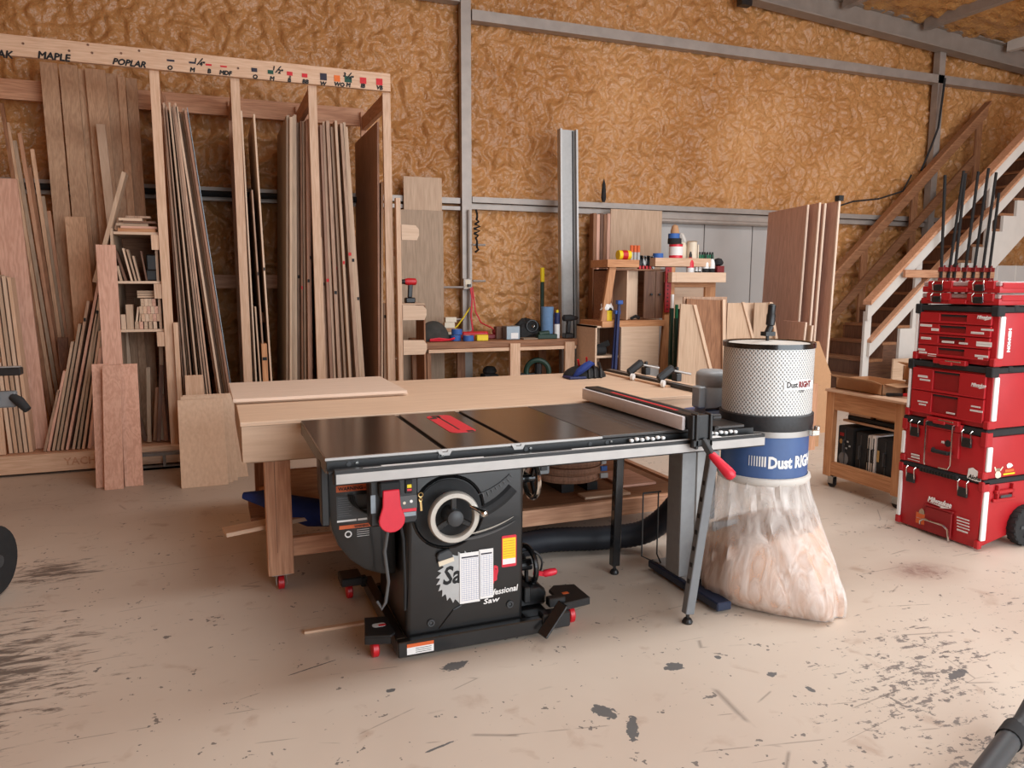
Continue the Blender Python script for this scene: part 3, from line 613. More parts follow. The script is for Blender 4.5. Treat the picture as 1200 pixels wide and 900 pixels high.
# cabinet
CB = [(.64,.10),(1.165,.10),(1.172,.45),(1.172,.79),(.655,.79),(.655,.45)]
cab = MB().prism([(.66,.075),(1.17,.075),(1.175,.80),(.68,.80)], 'y', 2.845, 3.36).build('cabinet', 'blacksaw', saw, .022, smooth=True, seg=3)
MB().tube([(.80,2.843,.10),(.86,2.843,.17),(.895,2.843,.185)], .0025, 6).build('pressed_rib', 'blacksaw', cab)
for x, z in ((.765,.13),(1.11,.155)): MB().torus((x,2.842,z),(0,1,0),.012,.0045,16,6).cyl((x,2.842,z),(x,2.85,z),.006,n=8).build('bolt', 'darkgrey', cab)
# raised dial plate around the wheel, its arc slot, swoosh rims with painted highlights and the tilt scale
C = Vector((.845, 2.845, .587))
MB().lathe([(.155,.012),(.155,0),(.148,-.006),(.14,0),(.138,.008)], C, 40, (0,1,0)).build('dial_rim', 'blackgloss', saw, smooth=True)
MB().cyl((C.x,2.838,C.z),(C.x,2.846,C.z),.138,n=40).build('dial_recess', 'rubber', saw)
def arc(cx, cz, r, a0, a1, n, y): return [(cx+r*math.cos(math.radians(a0+(a1-a0)*i/n)), y, cz+r*math.sin(math.radians(a0+(a1-a0)*i/n))) for i in range(n+1)]
MB().tube(arc(.90,.86,.30,-78,-42,10,2.862), .032, 10).build('tilt_slot', 'rubber', saw)
q = MB(); P = arc(.90,.95,.31,-88,-48,22,2.8405)
for i, p in enumerate(P[::2]):
    p = Vector(p); d = (p-Vector((.90,2.8405,.95))).normalized(); q.bar(p, p+d*(.026 if i % 5 == 0 else .018), .003, .002, (0,1,0))
q.tube([Vector(p) for p in P], .0016, 5).build('tilt_scale', 'midgrey', saw)
for r_, a0, mt, th in ((.515,-98,'wheelrim',.0022),(.535,-100,'midgrey',.004)):  # highlight along the pressed lip, painted in as a pale arc
    MB().tube(arc(.90,1.0,r_,a0,-64,18,2.842), [th*(.35+1.3*math.sin(math.pi*i/18)**.7) for i in range(19)], 6).build('swoosh_rim_glint', mt, saw, smooth=True)
# handwheel
wh = MB().lathe([(.078,-.008),(.078,.012),(.082,.018),(.099,.018),(.104,.010),(.104,-.008),(.078,-.008)], (.845,2.775,.587), 48, (0,-1,0), cap=False)
rim = wh.build('handwheel', 'wheelrim', saw, smooth=True)
q = MB()
for a in (90, 210, 330):
    t = math.radians(a); q.bar((.845,2.775,.587), (.845+.082*math.cos(t),2.775,.587+.082*math.sin(t)), .024, .012, (0,1,0))
q.build('spoke', 'blackgloss', rim, .003)
MB().lathe([(.0,-.02),(.02,-.02),(.032,-.012),(.034,.02),(.034,.07)], (.845,2.76,.587), 24, (0,1,0)).build('hub', 'darkgrey', rim, smooth=True)
MB().lathe([(.009,0),(.008,.03),(.011,.05),(.015,.062),(.015,.072),(.008,.078)], (.915,2.768,.625), 14, (.55,-.75,-.28)).build('crank_knob', 'chrome', rim, smooth=True)
text('red_legend', 'STOP', .02, (.82,2.8365,.655), (1,0,0), (0,0,1), 'red', saw, off=.001)
# motor cover on the left with labels
cv = [(.385,.815),(.66,.815),(.66,.30),(.60,.305),(.53,.335),(.47,.385),(.425,.45),(.40,.52),(.385,.62)]
cover = MB().prism(cv, 'y', 2.99, 3.30).build('motor_cover', 'blacksaw', saw, .012, smooth=True, seg=2)
MB().box(.355,.385,2.92,2.98,.56,.82).build('rail_bracket','black',saw,.004)
def label(b, mat, par, name='warning_label'): return box(name, mat, b, par)
YL = 2.9888
lab = label((.422,.558,YL-.001,YL+.001,.56,.655), 'darkgrey', cover); l2 = label((.422,.558,YL-.0015,YL+.001,.672,.700), 'orange', cover)
text('lettering','WARNING',.020,(.43,YL-.002,.678),(1,0,0),(0,0,1),'inkblack',l2,off=.0006); text('lettering','DANGER',.012,(.515,YL-.002,.678),(1,0,0),(0,0,1),'inkblack',l2,width=.04)
for i in range(9): box('printed_line','grey',(.428,.480-.01*(i%2),YL-.002,YL,.645-.009*i,.6465-.009*i),lab); 
label((.422,.50,YL-.0015,YL,.548,.556),'white',cover); label((.505,.545,YL-.0015,YL,.548,.556),'white',cover)
l3 = label((.43,.565,YL-.0015,YL+.001,.518,.533),'orange',cover); text('lettering','WARNING',.012,(.49,YL-.002,.521),(1,0,0),(0,0,1),'inkblack',l3,off=.0004)
for i in range(4): box('printed_line','white',(.50,.55,YL-.0015,YL,.508-.009*i,.5095-.009*i),cover)
MB().torus((.465,YL-.001,.495),(0,1,0),.012,.003,12,5).build('hand_symbol','white',cover)
box('bracket_arm','midgrey',(.555,.566,2.955,2.988,.56,.69),cover)
# switch box
sw = MB().prism([(.515,.585),(.69,.585),(.70,.60),(.70,.77),(.515,.77)], 'y', 2.765, 2.84).build('switch_box', 'black', saw, .006)
MB().box(.545,.625,2.73,2.766,.705,.765).build('switch_hood','rubber',sw,.006)
P = [(.556,.735),(.618,.735),(.622,.67)]+[(.588+.050*math.cos(math.radians(a)),.618+.048*math.sin(math.radians(a))) for a in range(20,-201,-20)]+[(.553,.67)]
pad = MB().prism(P,'y',2.722,2.732).build('stop_paddle','redpaddle',sw,.003,smooth=True)
box('side_plate','steelblue',(.517,.535,2.7635,2.765,.64,.71),sw)
MB().box(.648,.676,2.757,2.765,.705,.762).build('rocker_switch','rubber',sw,.003); box('rocker_lamp','yellow',(.655,.672,2.7545,2.757,.728,.741),sw); box('rocker_legend','redpaddle',(.655,.672,2.7545,2.757,.716,.724),sw)
pl = box('status_plate','midgrey',(.625,.695,2.7635,2.765,.645,.695),sw)
MB().cyl((.645,2.762,.668),(.645,2.764,.668),.006,n=10).build('status_light','cream',pl); MB().cyl((.672,2.762,.672),(.672,2.764,.672),.006,n=10).build('status_light','white',pl)
box('red_sticker','redpaddle',(.638,.692,2.7635,2.765,.632,.644),sw); box('white_sticker','steelblue',(.64,.69,2.7635,2.765,.614,.630),sw)
ky = MB().torus((.708,2.758,.695),(0,1,0),.009,.0025,12,5).torus((.707,2.757,.676),(0,1,0),.006,.003,10,5).bar((.707,2.757,.670),(.710,2.757,.632),.008,.003,(0,1,0)).build('key','brass',saw)
MB().tube([(.60,2.83,.585),(.585,2.86,.45),(.60,2.87,.32),(.585,2.86,.24),(.57,2.86,.215),(.555,2.88,.24)],.007,8).build('cord','midgrey',saw,smooth=True)
MB().tube([(.64,2.83,.585),(.655,2.835,.5),(.66,2.84,.3),(.66,2.85,.2)],.006,8).build('cord','rubber',saw,smooth=True)
q = MB()
for k in range(3): q.tube(arc(.53+.02*k,.66,.06+.012*k,180,330,10,2.975-.008*k), .0035, 6)
q.build('cord_loops','rubber',cover,smooth=True)
# decals on the cabinet front
YF = 2.8435
P = []
for i in range(24):
    a = math.radians(i*15+6); r0_, r1_ = .098, .112
    P += [(.90+r0_*math.cos(a-.11), .305+r0_*math.sin(a-.11)), (.90+r1_*math.cos(a+.05), .305+r1_*math.sin(a+.05)), (.90+(r0_-.003)*math.cos(a+.07), .305+(r0_-.003)*math.sin(a+.07))]
dec = MB().prism(P, 'y', YF-.001, YF+.001).build('blade_decal', 'lightgrey', saw)
text('lettering','Saw',.105,(.815,YF-.0016,.285),(1,0,.02),(0,0,1),'inkblack',dec,off=.0026,shear=.18,width=.15); text('lettering','Stop',.105,(.968,YF-.0016,.285),(1,0,.02),(0,0,1),'redpaddle',dec,off=.0026,shear=.18,width=.088)
text('lettering','Professional',.036,(.985,YF-.001,.206),(1,0,.05),(0,0,1),'white',cab,off=0,shear=.15,width=.158,bold=.001)
text('lettering','Saw',.03,(.99,YF-.001,.175),(1,0,.05),(0,0,1),'white',cab,off=0,shear=.15,width=.07,bold=.001)
pp = thing('paper_chart','white paper charts with blue grid tables taped to the front of the table saw','paper',(.96,2.835,.19))
for x0_, x1_, z0_, z1_ in ((.888,.975,.192,.408),(.972,1.034,.20,.413)):
    s_ = MB().box(x0_, x1_, YF-.0040, YF-.0032, z0_, z1_).build('paper_sheet','white',pp)
    box('heading_bar','inknavy',(x0_+.008,x1_-.006,YF-.0044,YF-.004,z1_-.022,z1_-.016),s_)
    nr = 20; hh = (z1_-z0_-.04)/nr
    for i in range(nr+1): box('grid_line','paperlines',(x0_+.008,x1_-.005,YF-.0043,YF-.004,z0_+.012+i*hh,z0_+.0132+i*hh),s_)
    nc = 7 if x0_ < .9 else 4
    for i in range(nc+1): xx = x0_+.008+(x1_-x0_-.013)*i/nc; box('grid_line','paperlines',(xx-.0005,xx+.0005,YF-.0043,YF-.004,z0_+.012,z1_-.026),s_)
MB().prism(rrect(1.035,1.052,.268,.318,.008),'y',YF-.001,YF+.001).build('red_decal','redpaddle',cab)
yl = MB().prism(rrect(1.073,1.139,.322,.458,.006),'y',YF-.001,YF+.001).build('rating_label','redpaddle',cab)
box('label_field','yellow',(1.077,1.135,YF-.0015,YF,.358,.447),yl); box('label_field','white',(1.077,1.135,YF-.0015,YF,.334,.358),yl)
for i in range(7): box('printed_line','orange',(1.082,1.130,YF-.002,YF-.0014,.368+.011*i,.3695+.011*i),yl)
cg = MB().prism([(.80,.375),(.858,.392),(.852,.425),(.835,.438),(.795,.425),(.788,.41)],'y',YF-.02,YF).build('magnetic_gauge','darkgrey',saw,.004); MB().prism([(.797,.372),(.86,.388),(.856,.405),(.793,.392)],'y',YF-.023,YF-.018).build('gauge_face','cream',cg)
# right-hand wheels
r1 = MB().torus((1.262,2.98,.655),(1,0,0),.085,.012,32,8).build('side_handwheel','chrome',saw,smooth=True)
q = MB().cyl((1.17,2.98,.655),(1.275,2.98,.655),.018,n=14)
for a in (0,120,240): t = math.radians(a); q.bar((1.262,2.98,.655),(1.262,2.98+.085*math.cos(t),.655+.085*math.sin(t)),.02,.01,(1,0,0))
q.build('hub','blackgloss',r1)
MB().box(1.30,1.36,3.0,3.04,.66,.76).build('bracket','grey',saw,.004); MB().box(1.315,1.345,2.99,3.0,.68,.74).build('bracket_socket','black',saw)
r2_ = MB().torus((1.25,3.0,.255),(1,.15,0),.085,.012,28,8).build('side_handwheel','blackgloss',saw,smooth=True)
q = MB().cyl((1.16,3.0,.255),(1.27,3.0,.255),.025,n=14)
for a in (30,150,270): t = math.radians(a); q.bar((1.25,3.0,.255),(1.25,3.0+.085*math.cos(t),.255+.085*math.sin(t)),.02,.012,(1,0,0))
q.tube(arc(1.25,.255,.07,-80,200,14,2.985),.005,6).build('hub','black',r2_)
MB().bar((1.262,2.95,.235),(1.31,2.93,.228),.012,.02).lathe([(.009,0),(.016,.01),(.017,.04),(.014,.062),(.006,.068)],(1.30,2.935,.228),16,(.97,-.1,.1)).build('red_handle','redpaddle',r2_,smooth=True)
# mobile base
mb = MB().box(.62,1.245,2.805,2.845,.02,.085).box(.62,.66,2.845,3.55,.02,.085).box(1.18,1.30,2.83,3.45,.02,.085).box(.66,1.2,3.41,3.45,.02,.085).build('mobile_base','blacksaw',saw,.004)
MB().box(1.245,1.375,2.80,2.86,.03,.10).build('base_end','black',mb,.006)
wl = box('warning_label','white',(.655,.765,2.8035,2.805,.030,.062),mb); box('label_band','orange',(.655,.765,2.803,2.8036,.060,.075),mb)
for i in range(3): box('printed_line','inkblack',(.69,.755,2.8028,2.8036,.036+.008*i,.038+.008*i),wl)
box('warning_label','orange',(.6185,.62,3.02,3.08,.035,.07),mb)
def caster(x, y, r, par, mat='red', w_=.03, ax=(1,0,0)):
    a = Vector(ax)
    c = MB().lathe([(r*.8,-w_/2),(r,-w_/2+.005),(r,w_/2-.005),(r*.8,w_/2)],(x,y,r),18,a).build('caster_wheel',mat,par,smooth=True)
    return c
pt = MB().prism([(.50,2.87),(.60,2.84),(.62,2.86),(.62,3.02),(.53,3.04)],'z',.098,.108).prism([(.50,2.87),(.60,2.84),(.60,2.845),(.50,2.876)],'z',.07,.10).build('caster_plate','black',mb,.003)
MB().prism(rrect(.545,.60,2.93,2.965,.015),'z',.108,.1088).build('logo_sticker','lightgrey',pt); box('logo_band','red',(.57,.60,2.935,2.95,.1086,.1095),pt)
caster(.545,2.90,.034,mb); caster(.545,3.52,.036,mb)
MB().box(.50,.60,3.46,3.58,.078,.12).box(.60,.63,3.5,3.54,.05,.1).build('caster_plate','black',mb,.006)
pt = MB().prism([(1.36,2.84),(1.50,2.86),(1.50,3.02),(1.40,3.04),(1.36,3.0)],'z',.105,.12).prism([(1.36,2.84),(1.50,2.86),(1.50,2.866),(1.36,2.846)],'z',.085,.11).build('caster_plate','black',mb,.003)
box('logo_sticker','orange',(1.40,1.43,2.93,2.95,.12,.1208),pt)
caster(1.42,2.90,.038,mb)
MB().prism([(1.185,.085),(1.32,.085),(1.32,.15),(1.29,.18),(1.20,.18),(1.185,.16)],'y',2.93,3.06).build('lift_cylinder','blacksaw',mb,.012,smooth=True)
MB().box(1.20,1.23,2.90,3.0,.12,.19).box(1.30,1.38,2.86,2.9,.10,.14).build('lift_bracket','black',mb,.004,sep=True)
MB().bar((1.225,2.765,.028),(1.335,2.79,.145),.05,.014,(0,-.4,1)).build('foot_pedal','blackgloss',mb,.004)
# extension legs
def leg(pt_, pb, mat):
    l = MB().bar(pt_, pb, .045, .038, (0,1,0)).build('extension_leg', mat, saw, .003)
    q = MB()
    for t in (.2,.3,.4,.5,.6,.7,.8): p = Vector(pt_).lerp(Vector(pb), t); q.box(p.x-.024, p.x-.0205, p.y-.008, p.y+.008, p.z-.012, p.z+.012)
    q.build('slot_hole','black',l)
    b_ = Vector(pb); MB().cyl(b_, (b_.x,b_.y,.012), .008, n=8).lathe([(.022,.0),(.024,.008),(.018,.02),(.01,.026)], (b_.x,b_.y,0), 14).build('levelling_foot','black',l)
leg((2.02,2.715,.775),(1.905,2.70,.045),'grey'); leg((1.915,3.35,.81),(1.885,3.33,.045),'blackgloss')

# ---------------------------------------------------------------- rip fence (slides along the rails)
fn = thing('rip_fence','black rip fence with pale face plates and red handle clamped across the saw table','fence',(1.93,3.1,.835))
MB().box(1.858,1.876,2.72,3.68,.872,.934).build('fence_face','fenceface',fn,.008,smooth=True,seg=2); MB().box(1.968,1.986,2.72,3.68,.872,.934).build('fence_face','black',fn,.004)
bd = MB().box(1.880,1.964,2.70,3.69,.876,.940).build('fence_body','black',fn,.004)
box('red_strip','redpaddle',(1.90,1.918,2.84,3.44,.9395,.9412),bd); box('groove','rubber',(1.93,1.95,2.72,3.66,.9398,.9408),bd)
hd = MB().box(1.872,1.972,2.665,2.70,.84,.945).box(1.885,1.90,2.655,2.70,.80,.95).box(1.955,1.97,2.655,2.70,.80,.95).box(1.872,1.972,2.655,2.67,.81,.84).build('fence_head','black',fn,.003)
MB().cyl((1.98,2.68,.93),(2.02,2.68,.93),.014,n=12).cyl((1.99,2.68,.88),(2.01,2.68,.88),.012,n=12).build('adjuster_knob','black',hd)
MB().bar((1.925,2.665,.84),(1.945,2.62,.775),.025,.03).build('lever_neck','darkgrey',fn,.004)
MB().lathe([(.012,0),(.018,.01),(.020,.05),(.025,.105),(.024,.125),(.012,.138)],(1.940,2.625,.785),18,(.42,-.50,-.62)).build('red_handle','redpaddle',fn,smooth=True)
box('rail_window','white',(2.0,2.05,2.70,2.73,.8335,.836),fn)

# ---------------------------------------------------------------- assembly table
tb = thing('assembly_table','large plywood topped assembly table on casters behind the table saw','table',(1.45,4.3,0))
TT = .858
box('tabletop','birch_x',(.09,2.86,3.675,4.93,TT-.02,TT),tb,.002)
MB().box(.095,2.85,3.685,3.703,.665,TT-.021).build('front_apron','birch_x',tb,.001); MB().box(.095,2.85,4.90,4.92,.665,TT-.021).build('rear_apron','birch_x',tb)
MB().box(.092,.11,3.704,4.898,.665,TT-.021).build('end_apron','ply_y',tb); MB().box(2.835,2.853,3.704,4.898,.665,TT-.021).build('end_apron','ply_y',tb)
box('under_shelf_board','ply_x',(.11,2.83,3.71,4.89,.655,.664),tb)
LX = ((.19,.31),(2.62,2.74)); LY = ((3.71,3.80),(4.78,4.87))
for i, (xa, xb) in enumerate(LX):
    for ya, yb in LY:
        l = box('leg','fir_z' if ya < 4 else 'old_z',(xa,xb,ya,yb,.085,.655),tb,.002)
        box('leg_seam','walnut_z',(xa+.045,xa+.047,ya-.0012,ya,.2,.655),l)
        xc, yc = (xa+xb)/2, (ya+yb)/2
        MB().box(xc-.045,xc+.045,yc-.035,yc+.035,.079,.085).box(xc-.026,xc-.022,yc-.03,yc+.03,.03,.079).box(xc+.022,xc+.026,yc-.03,yc+.03,.03,.079).build('caster_fork','steel',l,.001)
        MB().lathe([(.025,-.016),(.034,-.013),(.034,.013),(.025,.016)],(xc,yc,.034),18,(1,0,0)).build('caster_wheel','red',l,smooth=True)
MB().box(1.36,1.42,4.2,4.26,.15,.17).build('shelf_bearer','fir_y',tb)
box('stretcher','fir_x',(.31,2.62,3.72,3.76,.17,.262),tb,.002); box('stretcher','fir_x',(.31,2.62,4.82,4.86,.17,.262),tb)
box('stretcher','fir_y',(.21,.25,3.80,4.78,.17,.262),tb); box('stretcher','fir_y',(2.66,2.70,3.80,4.78,.17,.262),tb)
box('lower_shelf','old_x',(.7,2.62,3.765,4.815,.245,.262),tb)
# on the table
G6='plywood sheets on the assembly table'
box('plywood_sheet','birch_x',(.083,1.03,4.27,4.97,TT+.001,TT+.013),bev=.001,tag=('lower thin plywood sheet lying on the left end of the assembly table','sheet',G6))
MB().box(.07,1.012,4.23,4.95,TT+.0145,TT+.032).xf(Matrix.Translation((.5,4.6,0))@Matrix.Rotation(.012,4,'Z')@Matrix.Translation((-.5,-4.6,0))).build('plywood_sheet','palebirch_x',bev=.001,tag=('upper pale plywood sheet lying on the left end of the assembly table','sheet',G6))
# knee pads / blue-black work gloves heap
kp = thing('knee_pad','blue and black padded knee pad lying at the back edge of the assembly table','knee pad',(2.37,4.68,TT))
def blob(mbx, c, rx, ry, rz, n=14, k=8, half=True):
    R = []
    for j in range(k+1):
        t = (math.pi/2*j/k) if half else (math.pi*j/k-math.pi/2); rr = math.cos(t); zz = math.sin(t)
        R.append([mbx.bm.verts.new((c[0]+rx*max(rr,.02)*math.cos(2*math.pi*i/n), c[1]+ry*max(rr,.02)*math.sin(2*math.pi*i/n), c[2]+rz*zz)) for i in range(n)])
    return mbx.skin(R)
blob(MB(),(2.38,4.68,TT+.001),.16,.11,.085).build('pad_shell','rubber',kp,smooth=True)
MB().tube([(2.26,4.60,TT+.015),(2.29,4.585,TT+.05),(2.34,4.58,TT+.085),(2.38,4.60,TT+.10),(2.42,4.62,TT+.095)],[.01,.024,.028,.022,.008],8).build('lining','bluecloth',kp,smooth=True)
MB().box(2.21,2.34,4.56,4.68,TT+.001,TT+.018).build('flap','darkblue',kp,.006)
for dx in (0,.045,.09): MB().tube([(2.36+dx,4.565,TT+.005),(2.37+dx,4.59,TT+.06),(2.39+dx,4.66,TT+.098)],.011,6).build('strap','black',kp)
for a in ((2.33,4.66,.08,2.30,4.62,.13),(2.40,4.68,.085,2.38,4.65,.14)): MB().bar((a[0],a[1],TT+a[2]),(a[3],a[4],TT+a[5]),.012,.006).build('strap_tab','red',kp)
# clamp track with two black pivot arms
tk = thing('clamp_guide','long black clamping guide rail with two black lever arms lying on the assembly table','clamp guide',(2.66,4.3,TT))
MB().box(2.64,2.70,3.72,4.85,TT+.002,TT+.026).build('rail','black',tk,.002); box('rail_strip','pine_y',(2.60,2.636,4.0,4.84,TT+.002,TT+.012),tk); box('rail_strip','alu',(2.655,2.668,3.74,4.83,TT+.026,TT+.0268),tk)
for yy in (4.42, 4.05):
    MB().bar((2.575,yy+.0,TT+.045),(2.675,yy-.02,TT+.125),.035,.05).build('lever_arm','black',tk,.012)
    MB().cyl((2.655,yy+.02,TT+.105),(2.80,yy-.03,TT+.075),.008,n=10).build('lever_rod','alu',tk,smooth=True)
    MB().box(2.70,2.74,yy-.02,yy+.04,TT+.03,TT+.08).cyl((2.72,yy+.01,TT+.08),(2.72,yy+.01,TT+.12),.013,n=10).build('clamp_block','black',tk,.004)
    MB().cyl((2.585,yy-.03,TT+.025),(2.595,yy-.045,TT+.025),.023,n=14).build('roller','white',tk)
# on the lower shelf
rg = thing('edge_banding_coils','stacked coils of wood edge banding on the lower shelf of the assembly table','coil',(1.95,4.18,.262))
for i, (r0_, r1_) in enumerate(((.20,.03),(.205,.028),(.19,.03))):
    MB().lathe([(r0_-.07,.0),(r0_,.0),(r0_+.008,.02),(r0_,.042),(r0_-.07,.042)],(2.0+.01*i,4.15,.315+.045*i),36,cap=False).build('banding_coil','sheetred_z',rg,smooth=True)
MB().box(1.88,1.96,3.97,4.3,.263,.312).box(2.05,2.12,3.97,4.3,.263,.312).build('spacer_block','black',rg,sep=True)
for k in range(3): MB().box(2.14+.01*k,2.19,3.97+.012*k,3.985+.012*k,.33+.04*k,.36+.04*k).build('tape_end','tape' if k==1 else 'lightgrey',rg)
for i in range(5):
    q = MB(); a = 1.47+.038*i; P = [(a,.264),(a+.02,.264),(a+.09,.52),(a+.07,.52)]
    q.prism(P,'y',4.0,4.3).build('leaning_offcut',['sheetred_z','ply_z'][i%2],tag=('%s offcut from the left leaning on the lower shelf beside the banding coils' % ORD[i],'offcut','offcuts leaning on the lower shelf'))
MB().box(1.95,2.25,3.80,3.90,.263,.275).build('wood_offcut','birch_x',tag=('flat pale offcut lying at the front of the lower shelf below the banding coils','offcut'))
MB().box(2.28,2.52,3.95,4.3,.263,.277).build('wood_offcut','oak_x',tag=('flat brown board on the right end of the lower shelf','offcut'))
# loose board and blue bag at the left stretcher
MB().bar((.0,3.86,.285),(.56,3.95,.315),.11,.02,(0,0,1)).build('loose_board','birch_x',tag=('loose pale board poking out to the left past the table leg','board'))
bb = MB(); bb.tube([(.10,4.05,.41),(.20,4.0,.40),(.30,3.96,.36),(.42,3.93,.32),(.55,3.92,.30),(.66,3.95,.36)],[.018,.045,.06,.075,.07,.03],10)
bb.build('blue_tarp','bluecloth',tag=('crumpled dark blue tarp lying on the table stretcher behind the left leg','tarp'),smooth=True)
MB().box(.13,.74,4.0,4.35,.263,.30).build('wood_offcut','old_x',tag=('brown board lying under the blue tarp inside the table frame','offcut'))
MB().box(.34,.75,4.15,4.18,.30,.50).build('plywood_offcut','cedar_x',tag=('orange brown panel standing inside the table frame left of the saw','offcut'))
box('wood_strip','pine_x',(.30,.62,3.20,3.225,.001,.012),tag=('thin wood strip lying on the floor by the red rear caster','offcut'))
# ---------------------------------------------------------------- dust collector
dc = thing('dust_collector','upright dust collector with pleated white canister, blue drum and clear bag','dust collector',(2.47,2.92,0))
DX, DY, DR = 2.47, 2.92, .208
phi0 = math.atan2(-DY, -DX)
m, nt, N, L, B = newmat('perforated_metal')          # fine perforated sheet over a pleated filter
tc = N.new('ShaderNodeTexCoord'); sx = N.new('ShaderNodeSeparateXYZ'); L.new(tc.outputs['Object'], sx.inputs[0])
def mth(op, a, b=None):
    n = N.new('ShaderNodeMath'); n.operation = op
    for i, v in enumerate((a, b)):
        if v is None: continue
        if isinstance(v, (int, float)): n.inputs[i].default_value = v
        else: L.new(v, n.inputs[i])
    return n.outputs[0]
an = mth('MULTIPLY', mth('ARCTAN2', sx.outputs['Y'], sx.outputs['X']), 74)      # whole number of cells around
zz = mth('MULTIPLY', sx.outputs['Z'], math.pi/.0105)
p2 = mth('ADD', mth('COSINE', mth('ADD', an, zz)), mth('COSINE', mth('SUBTRACT', an, zz)))
mr = N.new('ShaderNodeMapRange'); mr.inputs['From Min'].default_value = -1.1; mr.inputs['From Max'].default_value = .3; L.new(p2, mr.inputs['Value'])
mx = N.new('ShaderNodeMix'); mx.data_type = 'RGBA'; mx.inputs['A'].default_value = srgb(140,140,138); mx.inputs['B'].default_value = srgb(226,226,222); L.new(mr.outputs[0], mx.inputs['Factor'])
L.new(mx.outputs['Result'], B.inputs['Base Color']); B.inputs['Roughness'].default_value = .4; B.inputs['Metallic'].default_value = .15
bp = N.new('ShaderNodeBump'); bp.inputs['Strength'].default_value = .5; bp.inputs['Distance'].default_value = .004; L.new(mr.outputs[0], bp.inputs['Height']); L.new(bp.outputs[0], B.inputs['Normal'])
can = MB().lathe([(DR,.90),(DR,1.215)],(DX,DY,0),64,cap=False).build('filter_canister','perforated_metal',dc,smooth=True)
lid = MB().lathe([(.0,1.205),(DR-.02,1.203),(DR-.008,1.226),(DR+.005,1.228),(DR+.005,1.205)],(DX,DY,0),48,cap=False).build('canister_rim','blackgloss',dc,smooth=True)
MB().lathe([(0,1.232),(.06,1.232),(.09,1.222),(DR-.022,1.222),(DR-.022,1.205)],(DX,DY,0),40,cap=False).build('canister_lid','whitepaint',lid,smooth=True)
hdl = MB().cyl((DX-.01,DY,1.225),(DX-.01,DY,1.27),.008,n=10).box(DX-.035,DX+.02,DY-.02,DY+.02,1.255,1.275).cyl((DX-.01,DY,1.27),(DX+.005,DY,1.30),.016,n=12).build('cleaning_crank','black',dc)
MB().lathe([(.012,0),(.021,.008),(.021,.055),(.018,.06),(.018,.10),(.008,.108)],(DX+.003,DY,1.30),14,(.06,0,1)).build('crank_grip','black',hdl,smooth=True)
MB().lathe([(DR+.006,.825),(DR+.010,.85),(DR+.010,.895),(DR+.002,.90)],(DX,DY,0),48,cap=False).build('rubber_collar','dustring',dc,smooth=True)
MB().lathe([(DR+.002,.80),(DR+.012,.80),(DR+.012,.826),(DR+.002,.826)],(DX,DY,0),48,cap=False).build('clamp_ring','alu',dc,smooth=True)
a = phi0+1.15; cx, cy = DX+(DR+.02)*math.cos(a), DY+(DR+.02)*math.sin(a)
MB().box(cx-.015,cx+.03,cy-.02,cy+.02,.802,.83).cyl((cx+.03,cy,.80),(cx+.03,cy,.845),.014,n=10).build('ring_latch','chrome',dc,.003)
drum = MB().lathe([(DR-.006,.59),(DR-.006,.80)],(DX,DY,0),48,cap=False).build('collection_drum','drumblue',dc,smooth=True)
MB().lathe([(.0,.79),(DR-.008,.79)],(DX,DY,0),32,cap=False).build('drum_deck','drumblue',drum)
def around(r, z0, s0):
    def f(v): a = phi0+(s0+v.x)/r; rr = r+v.z+.0012; return Vector((DX+rr*math.cos(a), DY+rr*math.sin(a), z0+v.y))
    return f
text('lettering','Dust RIGHT',.075,0,(1,0,0),(0,0,1),'white',drum,off=.003,width=.30,warp=around(DR-.006,.655,.02))
for k in range(7):
    w_ = .0025+.0009*k; s0 = -.065+.0115*k
    q = MB()
    for j in range(2):
        pass
    q.box(0,w_,.0,.048,0,.001); 
    for v in q.bm.verts: v.co = around(DR-.006,.66,s0)(v.co)
    q.build('logo_bar','white',drum)
q = MB(); 
for i in range(10): q.box(i*.019,(i+1)*.019+.0003,0,.05-.012*abs(i-4.5)/4.5,0,.0015)
for v in q.bm.verts: v.co = around(DR,1.02,.075)(v.co)
lb = q.build('logo_plate','white',can)
text('lettering','Dust',.038,0,(1,0,0),(0,0,1),'inkblack',can,off=.0008,width=.055,warp=around(DR+.002,1.032,.088)); text('lettering','RIGHT',.038,0,(1,0,0),(0,0,1),'dark_red',can,off=.0016,width=.085,warp=around(DR+.002,1.032,.150))
text('lettering','1250',.018,0,(1,0,0),(0,0,1),'grey',can,width=.03,warp=around(DR+.002,1.008,.15))
# bag: clear plastic film, sawdust inside
m, nt, N, L, B = newmat('bag_film')
B.inputs['Base Color'].default_value = srgb(238,232,226); B.inputs['Roughness'].default_value = .3
tr = N.new('ShaderNodeBsdfTransparent'); ms = N.new('ShaderNodeMixShader'); out = N['Material Output']
tc = N.new('ShaderNodeTexCoord'); mp = N.new('ShaderNodeMapping'); mp.inputs['Scale'].default_value = (7,7,2.2); L.new(tc.outputs['Object'], mp.inputs['Vector'])
nz = N.new('ShaderNodeTexNoise'); nz.inputs['Scale'].default_value = 2.0; nz.inputs['Detail'].default_value = 4; nz.inputs['Distortion'].default_value = 1.4; L.new(mp.outputs[0], nz.inputs['Vector'])
mr = N.new('ShaderNodeMapRange'); mr.inputs['From Min'].default_value = .35; mr.inputs['From Max'].default_value = .65; mr.inputs['To Min'].default_value = .28; mr.inputs['To Max'].default_value = .60; L.new(nz.outputs['Fac'], mr.inputs['Value'])
L.new(mr.outputs[0], ms.inputs[0]); L.new(tr.outputs[0], ms.inputs[1]); L.new(B.outputs[0], ms.inputs[2]); L.new(ms.outputs[0], out.inputs['Surface'])
